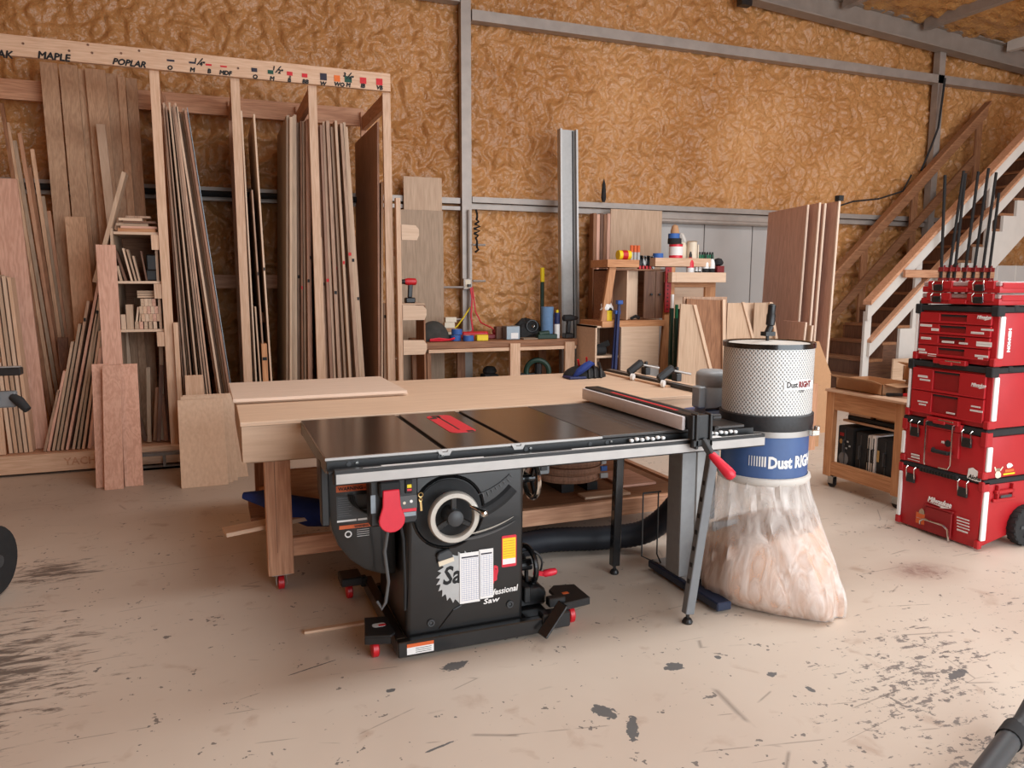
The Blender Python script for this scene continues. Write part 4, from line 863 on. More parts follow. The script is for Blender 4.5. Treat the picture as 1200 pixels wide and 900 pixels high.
bp = N.new('ShaderNodeBump'); bp.inputs['Strength'].default_value = .35; bp.inputs['Distance'].default_value = .02; L.new(nz.outputs['Fac'], bp.inputs['Height']); L.new(bp.outputs[0], B.inputs['Normal'])
plain('sawdust',(206,158,122),.95,noise=.10,bump=.6,scale=24)
def bag(z0, z1, sc, nseg=64, nz_=30, wr=1.0):
    """cross-section goes from the drum's circle to a flat pillow with corners at the floor"""
    R = []; cb = Vector((2.385, 2.74, 0)); ct = Vector((DX, DY, 0))
    ax = Vector((.60, -.80, 0)); ay = Vector((.80, .60, 0))
    for j in range(nz_+1):
        z = z0+(z1-z0)*j/nz_; t = 1-z/.59; t = max(0, min(1, t)); s_ = t*t*(3-2*t); c = ct.lerp(cb, s_**1.1)
        bulge = .03*math.sin(math.pi*min(1, t*1.1))
        a_ = (DR*1.0*(1-s_)+.335*s_+bulge*.5)*sc; b_ = (DR*(1-s_)+.205*s_+bulge*.8)*sc
        if t > .8: f = 1-.42*((t-.8)/.2)**2; b_ *= f; a_ *= 1-.04*((t-.8)/.2)**2
        ex = 1-.25*s_; ring = []
        for i in range(nseg):
            th = 2*math.pi*i/nseg; cs, sn = math.cos(th), math.sin(th)
            u = a_*math.copysign(abs(cs)**(2/ (2+1.0*s_)), cs); v = b_*math.copysign(abs(sn)**(2/(2-.5*s_)), sn)
            wv = wr*(.010*t*math.sin(7*th+6*z)+.006*math.sin(17*th+9*z)*(1-t)+.004*math.sin(29*th+20*z)+.008*math.sin(5*th-11*z)*t)
            u *= 1+wv/ .25; v *= 1+wv/.2
            ring.append((c+ax*u+ay*v)+Vector((0,0,z)))
        R.append(ring)
    return R
def bagmesh(R, cap):
    q = MB(); V = [[q.bm.verts.new(p) for p in r] for r in R]; q.skin(V, cap); return q
bg_ = bagmesh(bag(.004,.60,1.0), False)
bag_o = bg_.build('bag','bag_film',dc,smooth=True,label='clear plastic collection bag')
R = bag(.008,.50,.975,wr=.9)
top_ = []
for j, ring in enumerate(R):     # surface of the sawdust slopes down to the left
    for p in ring:
        zt = .33+.26*(p.x-2.40)-.10*(p.y-2.8)+.015*math.sin(9*p.x)
        if p.z > zt: p.z = zt; 
q = MB(); V = [[q.bm.verts.new(p) for p in r] for r in R]; q.skin(V, True)
q.build('sawdust_fill','sawdust',dc,kind='stuff',smooth=True,label='tan sawdust filling the lower bag')
MB().lathe([(DR-.002,.604),(DR+.008,.60),(DR+.012,.585),(DR+.006,.57),(DR-.002,.565)],(DX,DY,0),40,cap=False).build('bag_strap','whitepaint',dc,smooth=True)
# frame, blower, motor
post_ = MB().box(2.085,2.165,3.04,3.05,.06,.86).box(2.085,2.095,3.05,3.16,.06,.86).build('support_post','postgrey',dc,.002)
MB().box(2.166,2.25,3.03,3.045,.06,.86).build('post_lit_face','postgrey_lit',dc,.002)  # lighter face of the post, its brighter lighting put into the colour
MB().box(2.2505,2.40,3.0,3.02,.06,.33).build('foot_panel','postgrey',dc,.003); MB().box(2.2505,2.30,3.06,3.09,.33,.86).build('rear_post','postgrey',dc,.002)
for z_ in (.10,.30): MB().cyl((2.27,2.998,z_),(2.27,3.0,z_),.005,n=8).build('bolt','darkgrey',dc)
bs = MB().box(2.08,2.40,2.98,3.32,.012,.052).box(2.08,2.16,2.72,3.0,.012,.052).build('base_plate','navy',dc,.006)
MB().box(2.10,2.38,3.0,3.30,.052,.058).build('base_tray','lightgrey',bs)
mo = MB().lathe([(.0,1.06),(.06,1.058),(.078,1.045),(.082,1.03),(.082,.98),(.080,.975),(.082,.97),(.082,.84),(.07,.83)],(2.40,3.26,0),28).build('motor','motorgrey',dc,smooth=True)
MB().box(2.285,2.325,3.20,3.27,.87,.98).build('junction_box','motorgrey',mo,.006)
MB().lathe([(.17,.70),(.19,.72),(.19,.82),(.17,.84)],(2.40,3.24,0),32).box(2.20,2.45,3.05,3.24,.70,.83).build('blower_housing','drumblue',dc,.003)
MB().tube([(2.33,3.2,.86),(2.32,3.1,.88),(2.40,3.02,.93),(2.5,3.0,.90)],.008,8).build('cord','black',dc,smooth=True)
for k in (0,.09): MB().tube([(1.98+k,3.22,.45),(1.98+k,3.22,.12),(2.09+k*.2,3.24,.058)],.004,6).build('wire_guard','black',dc)
MB().bar((1.98,3.22,.45),(2.084,3.22,.45),.007,.007).build('wire_guard','black',dc)
def hose(name, pts, r, label, mat='hose'):
    P = [Vector(p) for p in pts]; F_ = []
    for i in range(len(P)-1):
        p0 = P[max(i-1,0)]; p1 = P[i]; p2 = P[i+1]; p3 = P[min(i+2,len(P)-1)]; n = max(4, int((p2-p1).length/.012))
        for k in range(n):
            t = k/n; F_.append(.5*((2*p1)+(-p0+p2)*t+(2*p0-5*p1+4*p2-p3)*t*t+(-p0+3*p1-3*p2+p3)*t**3))
    F_.append(P[-1]); return MB().tube(F_,[r+(.0016 if i%2 else -.001) for i in range(len(F_))],14).build(name,mat,tag=(label,'hose'),smooth=True)
hose('dust_hose',[(.95,3.52,.14),(1.25,3.62,.085),(1.65,3.72,.08),(1.98,3.66,.075),(2.22,3.56,.12),(2.38,3.48,.30),(2.44,3.40,.52),(2.44,3.36,.66)],.066,'thick black flexible hose from the saw along the floor to the dust collector')

# ---------------------------------------------------------------- wall bench with tools
wbh = thing('rough_workbench','narrow rough workbench against the foam wall with a worn brown top','workbench',(2.75,7.5,0))
BZ = .925
box('bench_top','old_x',(1.93,3.58,7.2,7.95,BZ-.07,BZ),wbh,.006)
box('front_strip','pine_x',(1.95,3.56,7.195,7.215,BZ-.105,BZ-.072),wbh)
for x in (2.80, 3.42):
    box('leg','pine_z',(x,x+.11,7.17,7.21,0,BZ-.03),wbh,.002)
for x in (1.95, 2.45, 3.42): box('rear_leg','old_z',(x,x+.09,7.86,7.90,0,BZ-.072),wbh)
box('low_rail','old_x',(1.95,3.5,7.83,7.86,.25,.34),wbh)
box('front_leg','old_z',(1.94,1.98,7.22,7.26,0,BZ-.105),wbh)
def on(px, py, y): x, z = A(px, py, y); return x
tl = 'lying on the wall workbench'
q = blob(MB(),(2.06,7.42,BZ+.001),.17,.12,.20); q.box(2.0,2.26,7.36,7.42,BZ+.001,BZ+.06)
q.build('work_apron','charcoalcloth',tag=('heap of dark grey cloth at the left end of the wall workbench','cloth'),smooth=True)
MB().tube([(1.98,7.26,BZ+.015),(2.08,7.24,BZ+.014),(2.18,7.26,BZ+.018),(2.25,7.30,BZ+.03),(2.2,7.29,BZ+.014),(2.08,7.28,BZ+.03),(1.99,7.29,BZ+.02)],.011,6).build('extension_cord','redpaddle',tag=('loop of red cord at the left front of the wall workbench','cord'))
for i,(x,y,z,r) in enumerate(((2.27,7.34,BZ+.002,.055),(2.29,7.36,BZ+.062,.055),(2.38,7.26,BZ+.002,.055))):
    t = thing('tape_roll',('blue masking tape roll under another one at the left of the wall workbench','blue masking tape roll stacked on another at the left of the wall workbench','blue masking tape roll beside the yellow box on the wall workbench')[i],'tape',(x,y,z),0,'blue tape rolls on the wall bench')
    MB().lathe([(.6*r,0),(r,0),(r,.055),(.6*r,.055)],(x,y,z),20,cap=False).build('tape_winding','tape',t,smooth=True); MB().lathe([(.58*r,.0),(.6*r,0),(.6*r,.055),(.58*r,.055)],(x,y,z),20,cap=False).build('cardboard_core','cream',t)
box('small_box','yellow',(2.46,2.58,7.22,7.30,BZ+.001,BZ+.06),tag=('small yellow box on the wall workbench','box'),bev=.004)
lv = thing('red_power_tool','long red power tool lying on the wall workbench below the column','power tool',(2.5,7.5,BZ))
MB().box(2.38,2.66,7.44,7.52,BZ+.001,BZ+.08).build('tool_body','red',lv,.01); MB().box(2.64,2.82,7.45,7.51,BZ+.001,BZ+.05).lathe([(.03,0),(.035,.02),(.03,.05)],(2.75,7.48,BZ+.05),12).build('tool_motor','dark_red',lv,.008)
for i,(x0_,x1_,z0_,z1_,mt) in enumerate(((2.24,2.34,0,.07,'cream'),(2.22,2.36,.071,.11,'cardboard'),(2.24,2.35,.111,.17,'cream'),(2.25,2.37,.171,.225,'cream'))):
    box('small_box',mt,(x0_,x1_,7.62,7.70,BZ+z0_+.001,BZ+z1_),tag=('%s pale carton upwards in the little pile left of the steel column' % ORD[i],'box','pile of small cartons'),bev=.002)
box('dark_box','walnut_z',(2.74,2.84,7.42,7.50,BZ+.001,BZ+.13),tag=('small dark brown box left of the grey battery box on the wall workbench','box'),bev=.004)
gb = thing('grey_parts_box','grey box with a white label on the wall workbench','box',(2.9,7.33,BZ))
MB().box(2.80,2.95,7.28,7.40,BZ+.001,BZ+.14).build('box_body','steelblue',gb,.004); box('box_label','white',(2.85,2.93,7.278,7.28,BZ+.01,BZ+.07),gb)
box('sanding_sheet','greyply_x',(2.98,3.28,7.25,7.4,BZ+.001,BZ+.012),tag=('worn grey sheet lying in the middle of the wall workbench','sheet'))
bk = thing('black_tool_bag','black bag with a strap heaped at the right of the wall workbench','bag',(3.12,7.55,BZ))
q = MB(); blob(q,(3.13,7.55,BZ+.001),.19,.12,.20,n=12,k=6)
for v in q.bm.verts: v.co += Vector((random.uniform(-.018,.018),random.uniform(-.015,.015),random.uniform(-.015,.015) if v.co.z>BZ+.03 else 0))
q.build('bag_body','rubber',bk); MB().torus((3.15,7.43,BZ+.13),(0.2,1,0),.06,.01,16,6).build('bag_strap','black',bk); MB().torus((3.16,7.42,BZ+.13),(0,1,0),.012,.004,10,5).build('buckle','chrome',bk)
MB().box(3.14,3.36,7.24,7.32,BZ+.001,BZ+.05).cyl((3.16,7.28,BZ+.05),(3.28,7.28,BZ+.06),.03,n=10).build('power_sander','darkgreen',tag=('dark green and black hand tool at the right front of the wall workbench','power tool'),bev=.006)
tw = MB().lathe([(.02,0),(.068,0),(.068,.33),(.02,.33)],(3.32,7.42,BZ+.001),24,cap=False).build('paper_towel_roll','towel',tag=('blue paper towel roll standing on the wall workbench','paper towels'),smooth=True)
cb = thing('caulk_tube','white tube with dark blue cap beside the paper towel roll','tube',(3.40,7.34,BZ))
MB().cyl((3.40,7.34,BZ+.001),(3.40,7.34,BZ+.15),.030,n=16).build('tube_body','white',cb,smooth=True); MB().cyl((3.40,7.34,BZ+.15),(3.40,7.34,BZ+.27),.031,n=16).build('tube_cap','darkblue',cb,smooth=True); MB().cyl((3.40,7.34,BZ+.27),(3.40,7.34,BZ+.30),.014,n=10).build('nozzle','yellow',cb)
drill('black and red cordless drill standing at the right end of the wall workbench',3.49,7.26,BZ+.001,1.1,body='rubber',dirx=1)
# green tube with yellow top
gt = thing('green_tube','long green tube with a yellow top end standing behind the wall bench','tube',(3.51,7.98,0))
MB().cyl((3.51,7.98,0),(3.51,7.99,1.52),.022,n=10).build('tube_body','darkgreen',gt); MB().cyl((3.51,7.985,1.52),(3.51,7.99,1.68),.024,n=10).build('tube_end','yellow',gt)
# under the bench
vc = thing('shop_blower','dark green and black machine with a round green hose ring under the wall workbench','machine',(3.1,7.45,0))
MB().lathe([(.17,0),(.19,.05),(.19,.4),(.12,.48)],(3.0,7.5,0),20).build('machine_body','rubber',vc,smooth=True); MB().torus((3.16,7.30,.58),(.35,1,0),.12,.028,24,8).build('hose_ring','darkgreen',vc,smooth=True); MB().cyl((3.16,7.3,.06),(3.18,7.33,.66),.04,n=10).box(2.95,3.15,7.32,7.4,.5,.56).build('machine_arm','black',vc)
MB().box(2.62,2.78,7.45,7.6,0,.55).lathe([(.06,0),(.08,.03),(.05,.08)],(2.70,7.52,.55),12).build('black_case','rubber',tag=('small black case under the middle of the wall workbench','case'),bev=.01)
# outlet box and cables on the steel column
ob = thing('outlet_box','galvanised electrical outlet box with a white cover on the steel column','outlet',(2.6,7.97,1.55))
x, z = A(548,333,7.96); MB().box(x-.05,x+.05,7.95,8.0,z-.06,z+.06).build('outlet_body','galv',ob,.004); MB().box(x-.03,x+.03,7.945,7.95,z-.045,z+.045).build('outlet_cover','cream',ob); MB().box(x-.01,x+.02,7.90,7.946,z-.03,z+.0).build('plug','black',ob)
MB().cyl((x+.02,7.97,z+.06),(x+.02,7.97,z+.80),.012,n=8).cyl((x+.02,7.97,z-.5),(x+.02,7.97,z-.06),.012,n=8).build('conduit','galv',ob)
ccx = x
MB().tube([(x+.02,7.92,z-.04),(x+.03,7.90,z-.15),(x+.01,7.88,z-.35),(x+.02,7.85,z-.5),(x-.05,7.70,BZ+.06),(x-.1,7.6,BZ+.02)],.010,6).build('power_cable','redpaddle',tag=('red cable hanging from the outlet box down the steel column','cable'),smooth=True)
MB().tube([(x+.04,7.92,z-.03),(x+.07,7.9,z-.3),(x+.12,7.86,z-.42),(x+.2,7.75,BZ+.1),(x+.3,7.7,BZ+.012)],.008,6).build('power_cable','redpaddle',tag=('second thinner red cable bending right below the outlet box','cable'),smooth=True)
MB().tube([(x+.02,7.93,z-.25),(x-.06,7.92,z-.36),(x-.14,7.92,z-.46),(x-.26,7.9,z-.52)],.008,6).build('power_cable','yellow',tag=('yellow cable end curving left of the column','cable'),smooth=True)
q = MB()
for k in range(9): q.tube([(x+.10+.02*math.sin(k),7.98,z+.35+.05*k),(x+.12-.02*math.sin(k),7.94,z+.375+.05*k),(x+.10+.02*math.sin(k+1),7.98,z+.4+.05*k)],.012,6)
q.build('cable_bundle','rubber',tag=('knotted dark cable bundle hanging beside the steel column','cable'))
for dz in (-.0,.28): MB().cyl((x0+.055,7.97,1.92+dz*0-.0-dz*1.4),(x0+.2,7.97,1.92-dz*1.4),.012,n=8).build('pipe_stub','galv',tag=('%s short pipe stub right of the steel column' % ('upper' if dz==0 else 'lower'),'pipe'))
for zz_ in (1.46,.95+.16): MB().cyl((2.25,7.97,zz_),(x0-.05,7.97,zz_),.012,n=8).build('wall_rod','galv',tag=('%s thin steel rod between the grey panel and the column' % ('upper' if zz_>1.3 else 'lower'),'rod'))
# tall grey channel panels
for i,(xa,w_,zt,c) in enumerate(((3.57,.19,3.16,'grey'),)):
    t = thing('steel_channel','very tall narrow grey steel channel standing against the wall right of the bench','steel channel',(3.68,7.7,0))
    MB().prism([(3.645,0),(3.83,0),(3.755,zt),(3.585,zt)],'y',7.72,7.74).build('channel_web','lightgrey',t); MB().prism([(3.625,0),(3.645,0),(3.585,zt),(3.565,zt)],'y',7.66,7.74).build('channel_edge','alu',t); MB().prism([(3.83,0),(3.85,0),(3.775,zt),(3.755,zt)],'y',7.66,7.74).build('channel_edge','alu',t)
    MB().prism([(3.66,0),(3.672,0),(3.606,zt-.01),(3.597,zt-.01)],'y',7.71,7.72).prism([(3.80,0),(3.812,0),(3.742,zt-.01),(3.732,zt-.01)],'y',7.71,7.72).build('channel_groove','rubber',t)
for i in range(5):
    box('tall_board',['old_z','oak_z','walnut_z'][i%3],(4.085+.045*i,4.125+.045*i,7.86,7.96,0,2.30-.01*(i%2)),tag=('%s brown board from the left in the row standing on edge' % ORD[i],'board','tall boards on edge right of the steel channel'),bev=.002)
box('hardboard_sheet','ply_z',(4.33,5.02,7.90,7.915,0,2.36),tag=('tan sheet standing on the wall behind the clamp cart left of the grey door','sheet'))
MB().lathe([(.018,0),(.03,.05),(.02,.20),(.0,.27)],(4.27,7.97,2.44),10).build('wasp_nest','rubber',tag=('dark lump with a hook on the foam wall above the rail','bracket'))
# ---------------------------------------------------------------- clamp cart and glue station
YC = 6.9
cart = thing('clamp_cart','homemade A-frame wooden clamp cart with cubby boxes in front of the tall boards','cart',(4.15,7.1,0))
def poly(q, pts, y0_, y1_, yref=YC):
    P = [A(px, py, yref) for px, py in pts]; return q.prism(P, 'y', y0_, y1_)
poly(MB(),[(713,308),(721,308),(709,384),(701,384)],6.86,6.90).build('frame_leg','cedar_z',cart,.002)
poly(MB(),[(780,313),(788,313),(782,440),(769,440)],6.84,6.88).build('frame_leg','cedar_z',cart,.002)
x0c, zt = A(711,304,6.85); x1c, zb_ = A(748,314,6.85)
box('top_ledge','cedar_x',(x0c,x1c+.0,6.83,7.2,A(711,313,6.85)[1],zt),cart,.002)
xa, za = A(767,302,6.85); xb_, zb2 = A(800,311,6.85)
box('top_ledge','pine_x',(xa,xb_+.34,6.83,7.2,A(767,312,6.85)[1],za),cart,.002)
z_u0 = A(717,375,6.9)[1]; z_u1 = A(717,315,6.9)[1]
X0 = A(717,320,6.9)[0]; X1 = A(779,320,6.9)[0]
MB().box(X0,X0+.015,6.9,7.3,z_u0,z_u1).box(X0,X1,6.9,7.3,z_u1-.015,z_u1).box(X0,X1,7.29,7.3,z_u0,z_u1).build('upper_cubby','old_x',cart)
for a, b, mt in ((734,753,'birch_z'),):
    MB().box(A(734,340,6.9)[0],A(735.5,340,6.9)[0],6.89,7.29,z_u0,z_u1-.016).box(A(735.5,340,6.9)[0],A(753,340,6.9)[0],7.0,7.015,z_u0,z_u1-.016).build('cubby_panel',mt,cart)
for a, b in ((754,767),(767.5,779)):
    d = box('door','walnut_z',(A(a,340,6.9)[0],A(b,340,6.9)[0]-.005,6.885,6.90,z_u0+.01,z_u1-.02),cart,.002)
    x, z = A((a+b)/2+(2 if a<760 else -1),345,6.88); MB().lathe([(.006,0),(.006,.012),(.014,.02),(.012,.03),(.0,.033)],(x,6.885,z),12,(0,-1,0)).build('knob','black',d,smooth=True)
box('middle_shelf','cedar_x',(A(703,380,6.85)[0],A(777,380,6.85)[0],6.80,7.3,A(720,383,6.85)[1],A(720,376,6.85)[1]),cart,.002)
Xl, Zl = A(698,381,6.82); Xm = A(726,400,6.82)[0]; Xr = A(771,400,6.82)[0]; Zl -= .01
MB().box(Xl,Xl+.018,6.82,7.25,.0,Zl).box(Xl,Xr,6.82,7.25,Zl-.018,Zl).box(Xl+.018,Xm,7.23,7.25,.1,Zl-.018).box(Xl+.018,Xm,6.82,7.23,A(710,417,6.82)[1]-.02,A(710,417,6.82)[1]).box(Xl,Xr,6.82,7.25,.1,.12).build('lower_cubby','birch_x',cart)
box('cubby_panel','birch_x',(Xm,Xr,6.80,6.82,.1,Zl-.01),cart,.001)
MB().box(Xm-.012,Xm+.006,6.80,7.23,.12,Zl-.018).build('divider','walnut_z',cart)
hs = box('hole_strip','reddark',(A(780,314,6.82)[0],A(787,314,6.82)[0],6.815,6.83,A(783,366,6.82)[1],A(783,313,6.82)[1]),cart)
hx0 = A(783.5,314,6.81)[0]
for k in range(11): MB().cyl((hx0,6.812,1.24+.04*k),(hx0,6.816,1.24+.04*k),.008,n=8).build('hole','rubber',hs)
xs_, _ = A(791,340,6.95); MB().box(xs_+.0,A(826,340,6.95)[0],6.95,6.97,A(800,380,6.95)[1],A(800,332,6.95)[1]).build('back_panel','birch_x',cart)
MB().box(A(826,340,6.93)[0],A(838,340,6.93)[0],6.92,6.97,0.1,A(830,331,6.93)[1]).build('rear_post','cedar_z',cart,.002)
MB().box(A(784,340,6.93)[0],A(791,340,6.93)[0],6.92,6.97,0.1,A(830,331,6.93)[1]).build('rear_post','pine_z',cart,.002)
for a, b in ((750,6.9),(775,6.9)): pass
# glue tray
t0, tz1 = A(787,319,6.75); t1, tz0 = A(850,331,6.75)
MB().box(t0+.05,t1,6.74,6.755,tz0,tz1).box(t0+.05,t1,6.98,6.995,tz0,tz1).box(t0,t0+.05,6.74,6.995,tz0,tz1).box(t1-.015,t1,6.755,6.98,tz0,tz1).box(t0+.05,t1,6.755,6.98,tz0,tz0+.015).build('glue_tray','birch_x',cart,.002)
MB().box(A(789,330,6.9)[0],A(838,330,6.9)[0],6.90,6.95,tz0-.05,tz0-.001).build('tray_bearer','cedar_x',cart)
# things on the cart
def item(px0, px1, pyb, pyt, y): a = A(px0,pyb,y); b = A(px1,pyt,y); return (a[0]+b[0])/2, a[1], abs(b[0]-a[0])/2, b[1]-a[1]
def bottle(px0, px1, pyb, pyt, y, body, cap, label, band=None, zb=None, group=None, cat='bottle'):
    x, z, r, h = item(px0,px1,pyb,pyt,y)
    if zb is not None: h += z-zb; z = zb
    t = thing('glue_bottle' if cat=='bottle' else cat,label,cat,(x,y,z),0,group)
    MB().lathe([(r*.85,.001),(r,.008),(r,h*.62),(r*.75,h*.74),(r*.4,h*.8)],(x,y,z),16).build('bottle_body',body,t,smooth=True)
    MB().lathe([(r*.42,h*.8),(r*.42,h*.88),(r*.2,h),(0.001,h)],(x,y,z),12).build('cap',cap,t,smooth=True)
    if band: MB().lathe([(r+.001,h*.15),(r+.001,h*.45)],(x,y,z),16,cap=False).build('label_band',band,t,smooth=True)
    return t
def can(px0, px1, pyb, pyt, y, body, label, band=None, zb=None, name='can', lidm='steel'):
    x, z, r, h = item(px0,px1,pyb,pyt,y)
    if zb is not None: h += z-zb; z = zb
    t = thing(name,label,name.replace('_',' '),(x,y,z)); MB().cyl((x,y,z+.001),(x,y,z+h),r,n=20).build('can_body',body,t,smooth=True)
    MB().torus((x,y,z+h-.003),(0,0,1),r,.004,20,5).build('rim',lidm,t,smooth=True)
    if band: MB().lathe([(r+.001,h*.2),(r+.001,h*.8)],(x,y,z),20,cap=False).build('label_band',band,t,smooth=True)
    return t
zL = zt+.0005; zR = za+.0005; zTr = tz0+.0155
x, z, r, h = item(725,737,303,294,6.95)
yr_ = thing('tape_roll','yellow and red roll lying on the left ledge of the clamp cart','tape',(x,6.95,zL))
MB().cyl((x-.07,6.95,zL+.05),(x+.07,6.95,zL+.05),.049,n=18).build('roll_winding','yellow',yr_,smooth=True); MB().cyl((x-.03,6.95,zL+.05),(x+.03,6.95,zL+.05),.0505,n=18).build('roll_band','red',yr_,smooth=True)
for i, px in enumerate((740,744,748)):
    xx = A(px,300,6.93)[0]; t = thing('glue_syringe','%s orange topped tube from the left on the left ledge of the clamp cart' % ORD[i],'tube',(xx,6.93,zL),0,'orange topped tubes')
    MB().cyl((xx,6.93,zL+.001),(xx,6.93,zL+.08),.016,n=10).build('tube_body','lightgrey',t); MB().cyl((xx,6.93,zL+.08),(xx,6.93,zL+.15),.017,n=10).build('tube_top','orange',t)
sh_z = zL
for i, px in enumerate((751,755,759,763)):
    xx = A(px,305,6.95)[0]; t = thing('spring_clamp','%s black and red spring clamp from the left on top of the clamp cart' % ORD[i],'clamp',(xx,6.95,z_u1),0,'spring clamps on the clamp cart')
    MB().bar((xx-.02,6.95,z_u1+.004),(xx+.008,6.95,z_u1+.14),.03,.018,(0,1,0)).bar((xx+.03,6.95,z_u1+.004),(xx+.0,6.95,z_u1+.14),.03,.018,(0,1,0)).build('clamp_jaw',['black','steel'][i%2],t,.003); MB().box(xx-.03,xx-.005,6.93,6.97,z_u1+.001,z_u1+.035).build('clamp_tip','red',t,.003)
x, z, r, h = item(768,778,301,295,6.95)
t = thing('tape_roll','blue tape roll at the left of the right ledge on the clamp cart','tape',(x,6.98,zR)); MB().lathe([(.03,0),(.055,0),(.055,.05),(.03,.05)],(x,6.98,zR+.0005),20,cap=False).build('tape_winding','tape',t,smooth=True)
can(785,799,300,286,6.95,'redpaddle','red and white can under the black tape roll on the clamp cart','white',zb=zR)
x, z, r, h = item(782,799,286,279,6.95); zc0 = z
for i,(mt,dz,hh_,lb_) in enumerate((('rubber',0,.055,'black tape roll stacked on the red and white can'),('tape',.0555,.05,'blue tape roll stacked on the black tape roll'))):
    t = thing('tape_roll',lb_,'tape',(x-.01*i,6.95,zc0+dz)); MB().lathe([(.03,0),(.072-.012*i,0),(.072-.012*i,hh_),(.03,hh_)],(x-.01*i,6.95,zc0+dz+.004),24,cap=False).build('tape_winding',mt,t,smooth=True)
MB().lathe([(.046,0),(.044,.03),(.03,.08),(.0,.095)],(x,6.95,zc0+.112),18).build('cork_block','cardboard',tag=('tan rounded cone standing on the blue tape roll','cone'),smooth=True)
x, z = A(801,283,7.02)
jg = thing('glue_jug','white glue jug with a slanted neck behind the stacked tape rolls','jug',(x,7.05,zR)); MB().lathe([(.05,.001),(.055,.02),(.055,.14),(.04,.17)],(x,7.05,zR),18).build('jug_body','cream',jg,smooth=True)
MB().bar((x-.02,7.05,zR+.27),(x+.05,7.05,zR+.13),.06,.06).build('jug_neck','whitepaint',jg,.02)
can(806,816,300,283,6.98,'cream','tall cream jar with a yellowish lid on the clamp cart','cream',zb=zR,name='jar',lidm='brass')
MB().bar((A(818,300,6.98)[0],6.98,zR+.003),(A(818.5,280,6.98)[0],6.98,zR+.15),.012,.012).build('brush','cream',tag=('thin pale brush standing right of the cream jar','brush'))
for i in range(6):
    xx = A(820+3*i,298,7.0)[0]; t = thing('green_bottle','%s small green bottle from the left in the row on the right ledge' % ORD[i],'bottle',(xx,7.0,zR),0,'row of small green bottles')
    MB().cyl((xx,7.0,zR+.001),(xx,7.0,zR+.045),.013,n=10).build('bottle_body','green',t); MB().cyl((xx,7.0,zR+.045),(xx,7.0,zR+.075),.010,n=8).build('cap','rubber',t)
x, z = A(842,296,7.0); MB().lathe([(.05,0),(.045,.05),(.02,.10)],(x-.03,7.02,tz1-.16+.165),14,(.35,0,1)).build('respirator_cup','greyply_z',tag=('grey cone shaped cup tilted at the right end of the right ledge','cup'),smooth=True)
bottle(805,813,319,295,6.86,'redpaddle','black','red and white glue bottle in the glue tray','white',zb=zTr)
for i, px in enumerate((816,820)): bottle(px-1.7,px+1.7,319,304,6.88,'white','darkgreen',('left','right')[i]+' small white bottle with dark cap between the big glue bottles','rubber',zb=zTr,group='small glue bottles')
for i, px in enumerate((827,834)): bottle(px-3.6,px+3.6,319,297,6.86,'white','darkgreen',('left','right')[i]+' large white glue bottle with black lettered label in the tray','rubber',zb=zTr,group='large glue bottles')
x0_, x1_ = A(839,325,6.84)[0], A(849,325,6.84)[0]
box('dark_red_box','dark_red',(x0_,x1_-.02,6.82,6.92,zTr,zTr+.16),tag=('dark red box in the right end of the glue tray','box'),bev=.003)
MB().lathe([(.02,0),(.05,.015),(.055,.04),(.035,.075),(.0,.085)],((x0_+x1_)/2-.01,6.87,zTr+.161),14).build('dark_ball','rubber',tag=('dark round cap on the dark red box','cap'),smooth=True)
zS = A(720,376,6.85)[1]+.0005
x, z, r, h = item(709,719,374,362,6.86)
yb = thing('yellow_bottle','yellow can with a white rag on top on the middle shelf of the clamp cart','can',(x,6.9,zS)); MB().cyl((x,6.9,zS),(x,6.9,zS+.11),r,n=16).build('can_body','yellow',yb,smooth=True); q = MB(); blob(q,(x-.01,6.9,zS+.11),.07,.055,.09,n=10,k=5)
for v in q.bm.verts: v.co += Vector((random.uniform(-.01,.01),0,random.uniform(-.012,.012) if v.co.z > zS+.13 else 0))
q.build('rag','white',yb); MB().cyl((x+.005,6.865,zS+.10),(x+.005,6.88,zS+.13),.03,n=10).build('sprayer','rubber',yb)
bottle(727,734,374,345,7.1,'walnut_z','oak_z','brown bottle standing inside the open left part of the upper cubby',zb=zS)
x, z = A(749,371,6.86); MB().tube([(x-.05,6.95,zS+.012),(x,6.93,zS+.04),(x+.05,6.95,zS+.02)],.018,6).build('black_cable','rubber',tag=('small coil of black cable on the shelf before the light cubby panel','cable'))
for i, (p0, p1, b0, b1) in enumerate(((728,732,720,724),(726.5,729.5,717,720.5))):
    a = A(p0,352,6.72); b = A(b0,440,6.72); t = thing('bar_clamp',('right','left')[i]+' long blue bar clamp leaning on the clamp cart','clamp',(b[0],6.72,0),0,'blue bar clamps')
    MB().bar((b[0]-.05,6.66+.03*i,.02),(a[0],6.76+.02*i,a[1]-.1*i),.028,.02,(0,1,0)).build('clamp_bar','darkblue',t,.002); MB().box(a[0]-.03,a[0]+.03,6.73+.02*i,6.78+.02*i,a[1]-.1*i-.04,a[1]-.1*i).build('clamp_head','blue',t,.004)
zz1 = A(710,417,6.82)[1]+.001
MB().cyl((Xl+.03,6.9,zz1+.05),(Xl+.15,6.88,zz1+.05),.045,n=12).bar((Xl+.05,6.95,zz1+.06),(Xl+.18,6.86,zz1+.13),.05,.06).build('power_tool','rubber',tag=('black power tool lying in the left lower cubby of the clamp cart','power tool'),bev=.006)
box('small_white_box','lightgrey',(A(753,430,6.7)[0],A(766,430,6.7)[0],6.6,6.7,0,A(753,428,6.7)[1]),tag=('pale box standing low before the clamp cart','box'),bev=.003)
x, z = A(788,340,6.7)
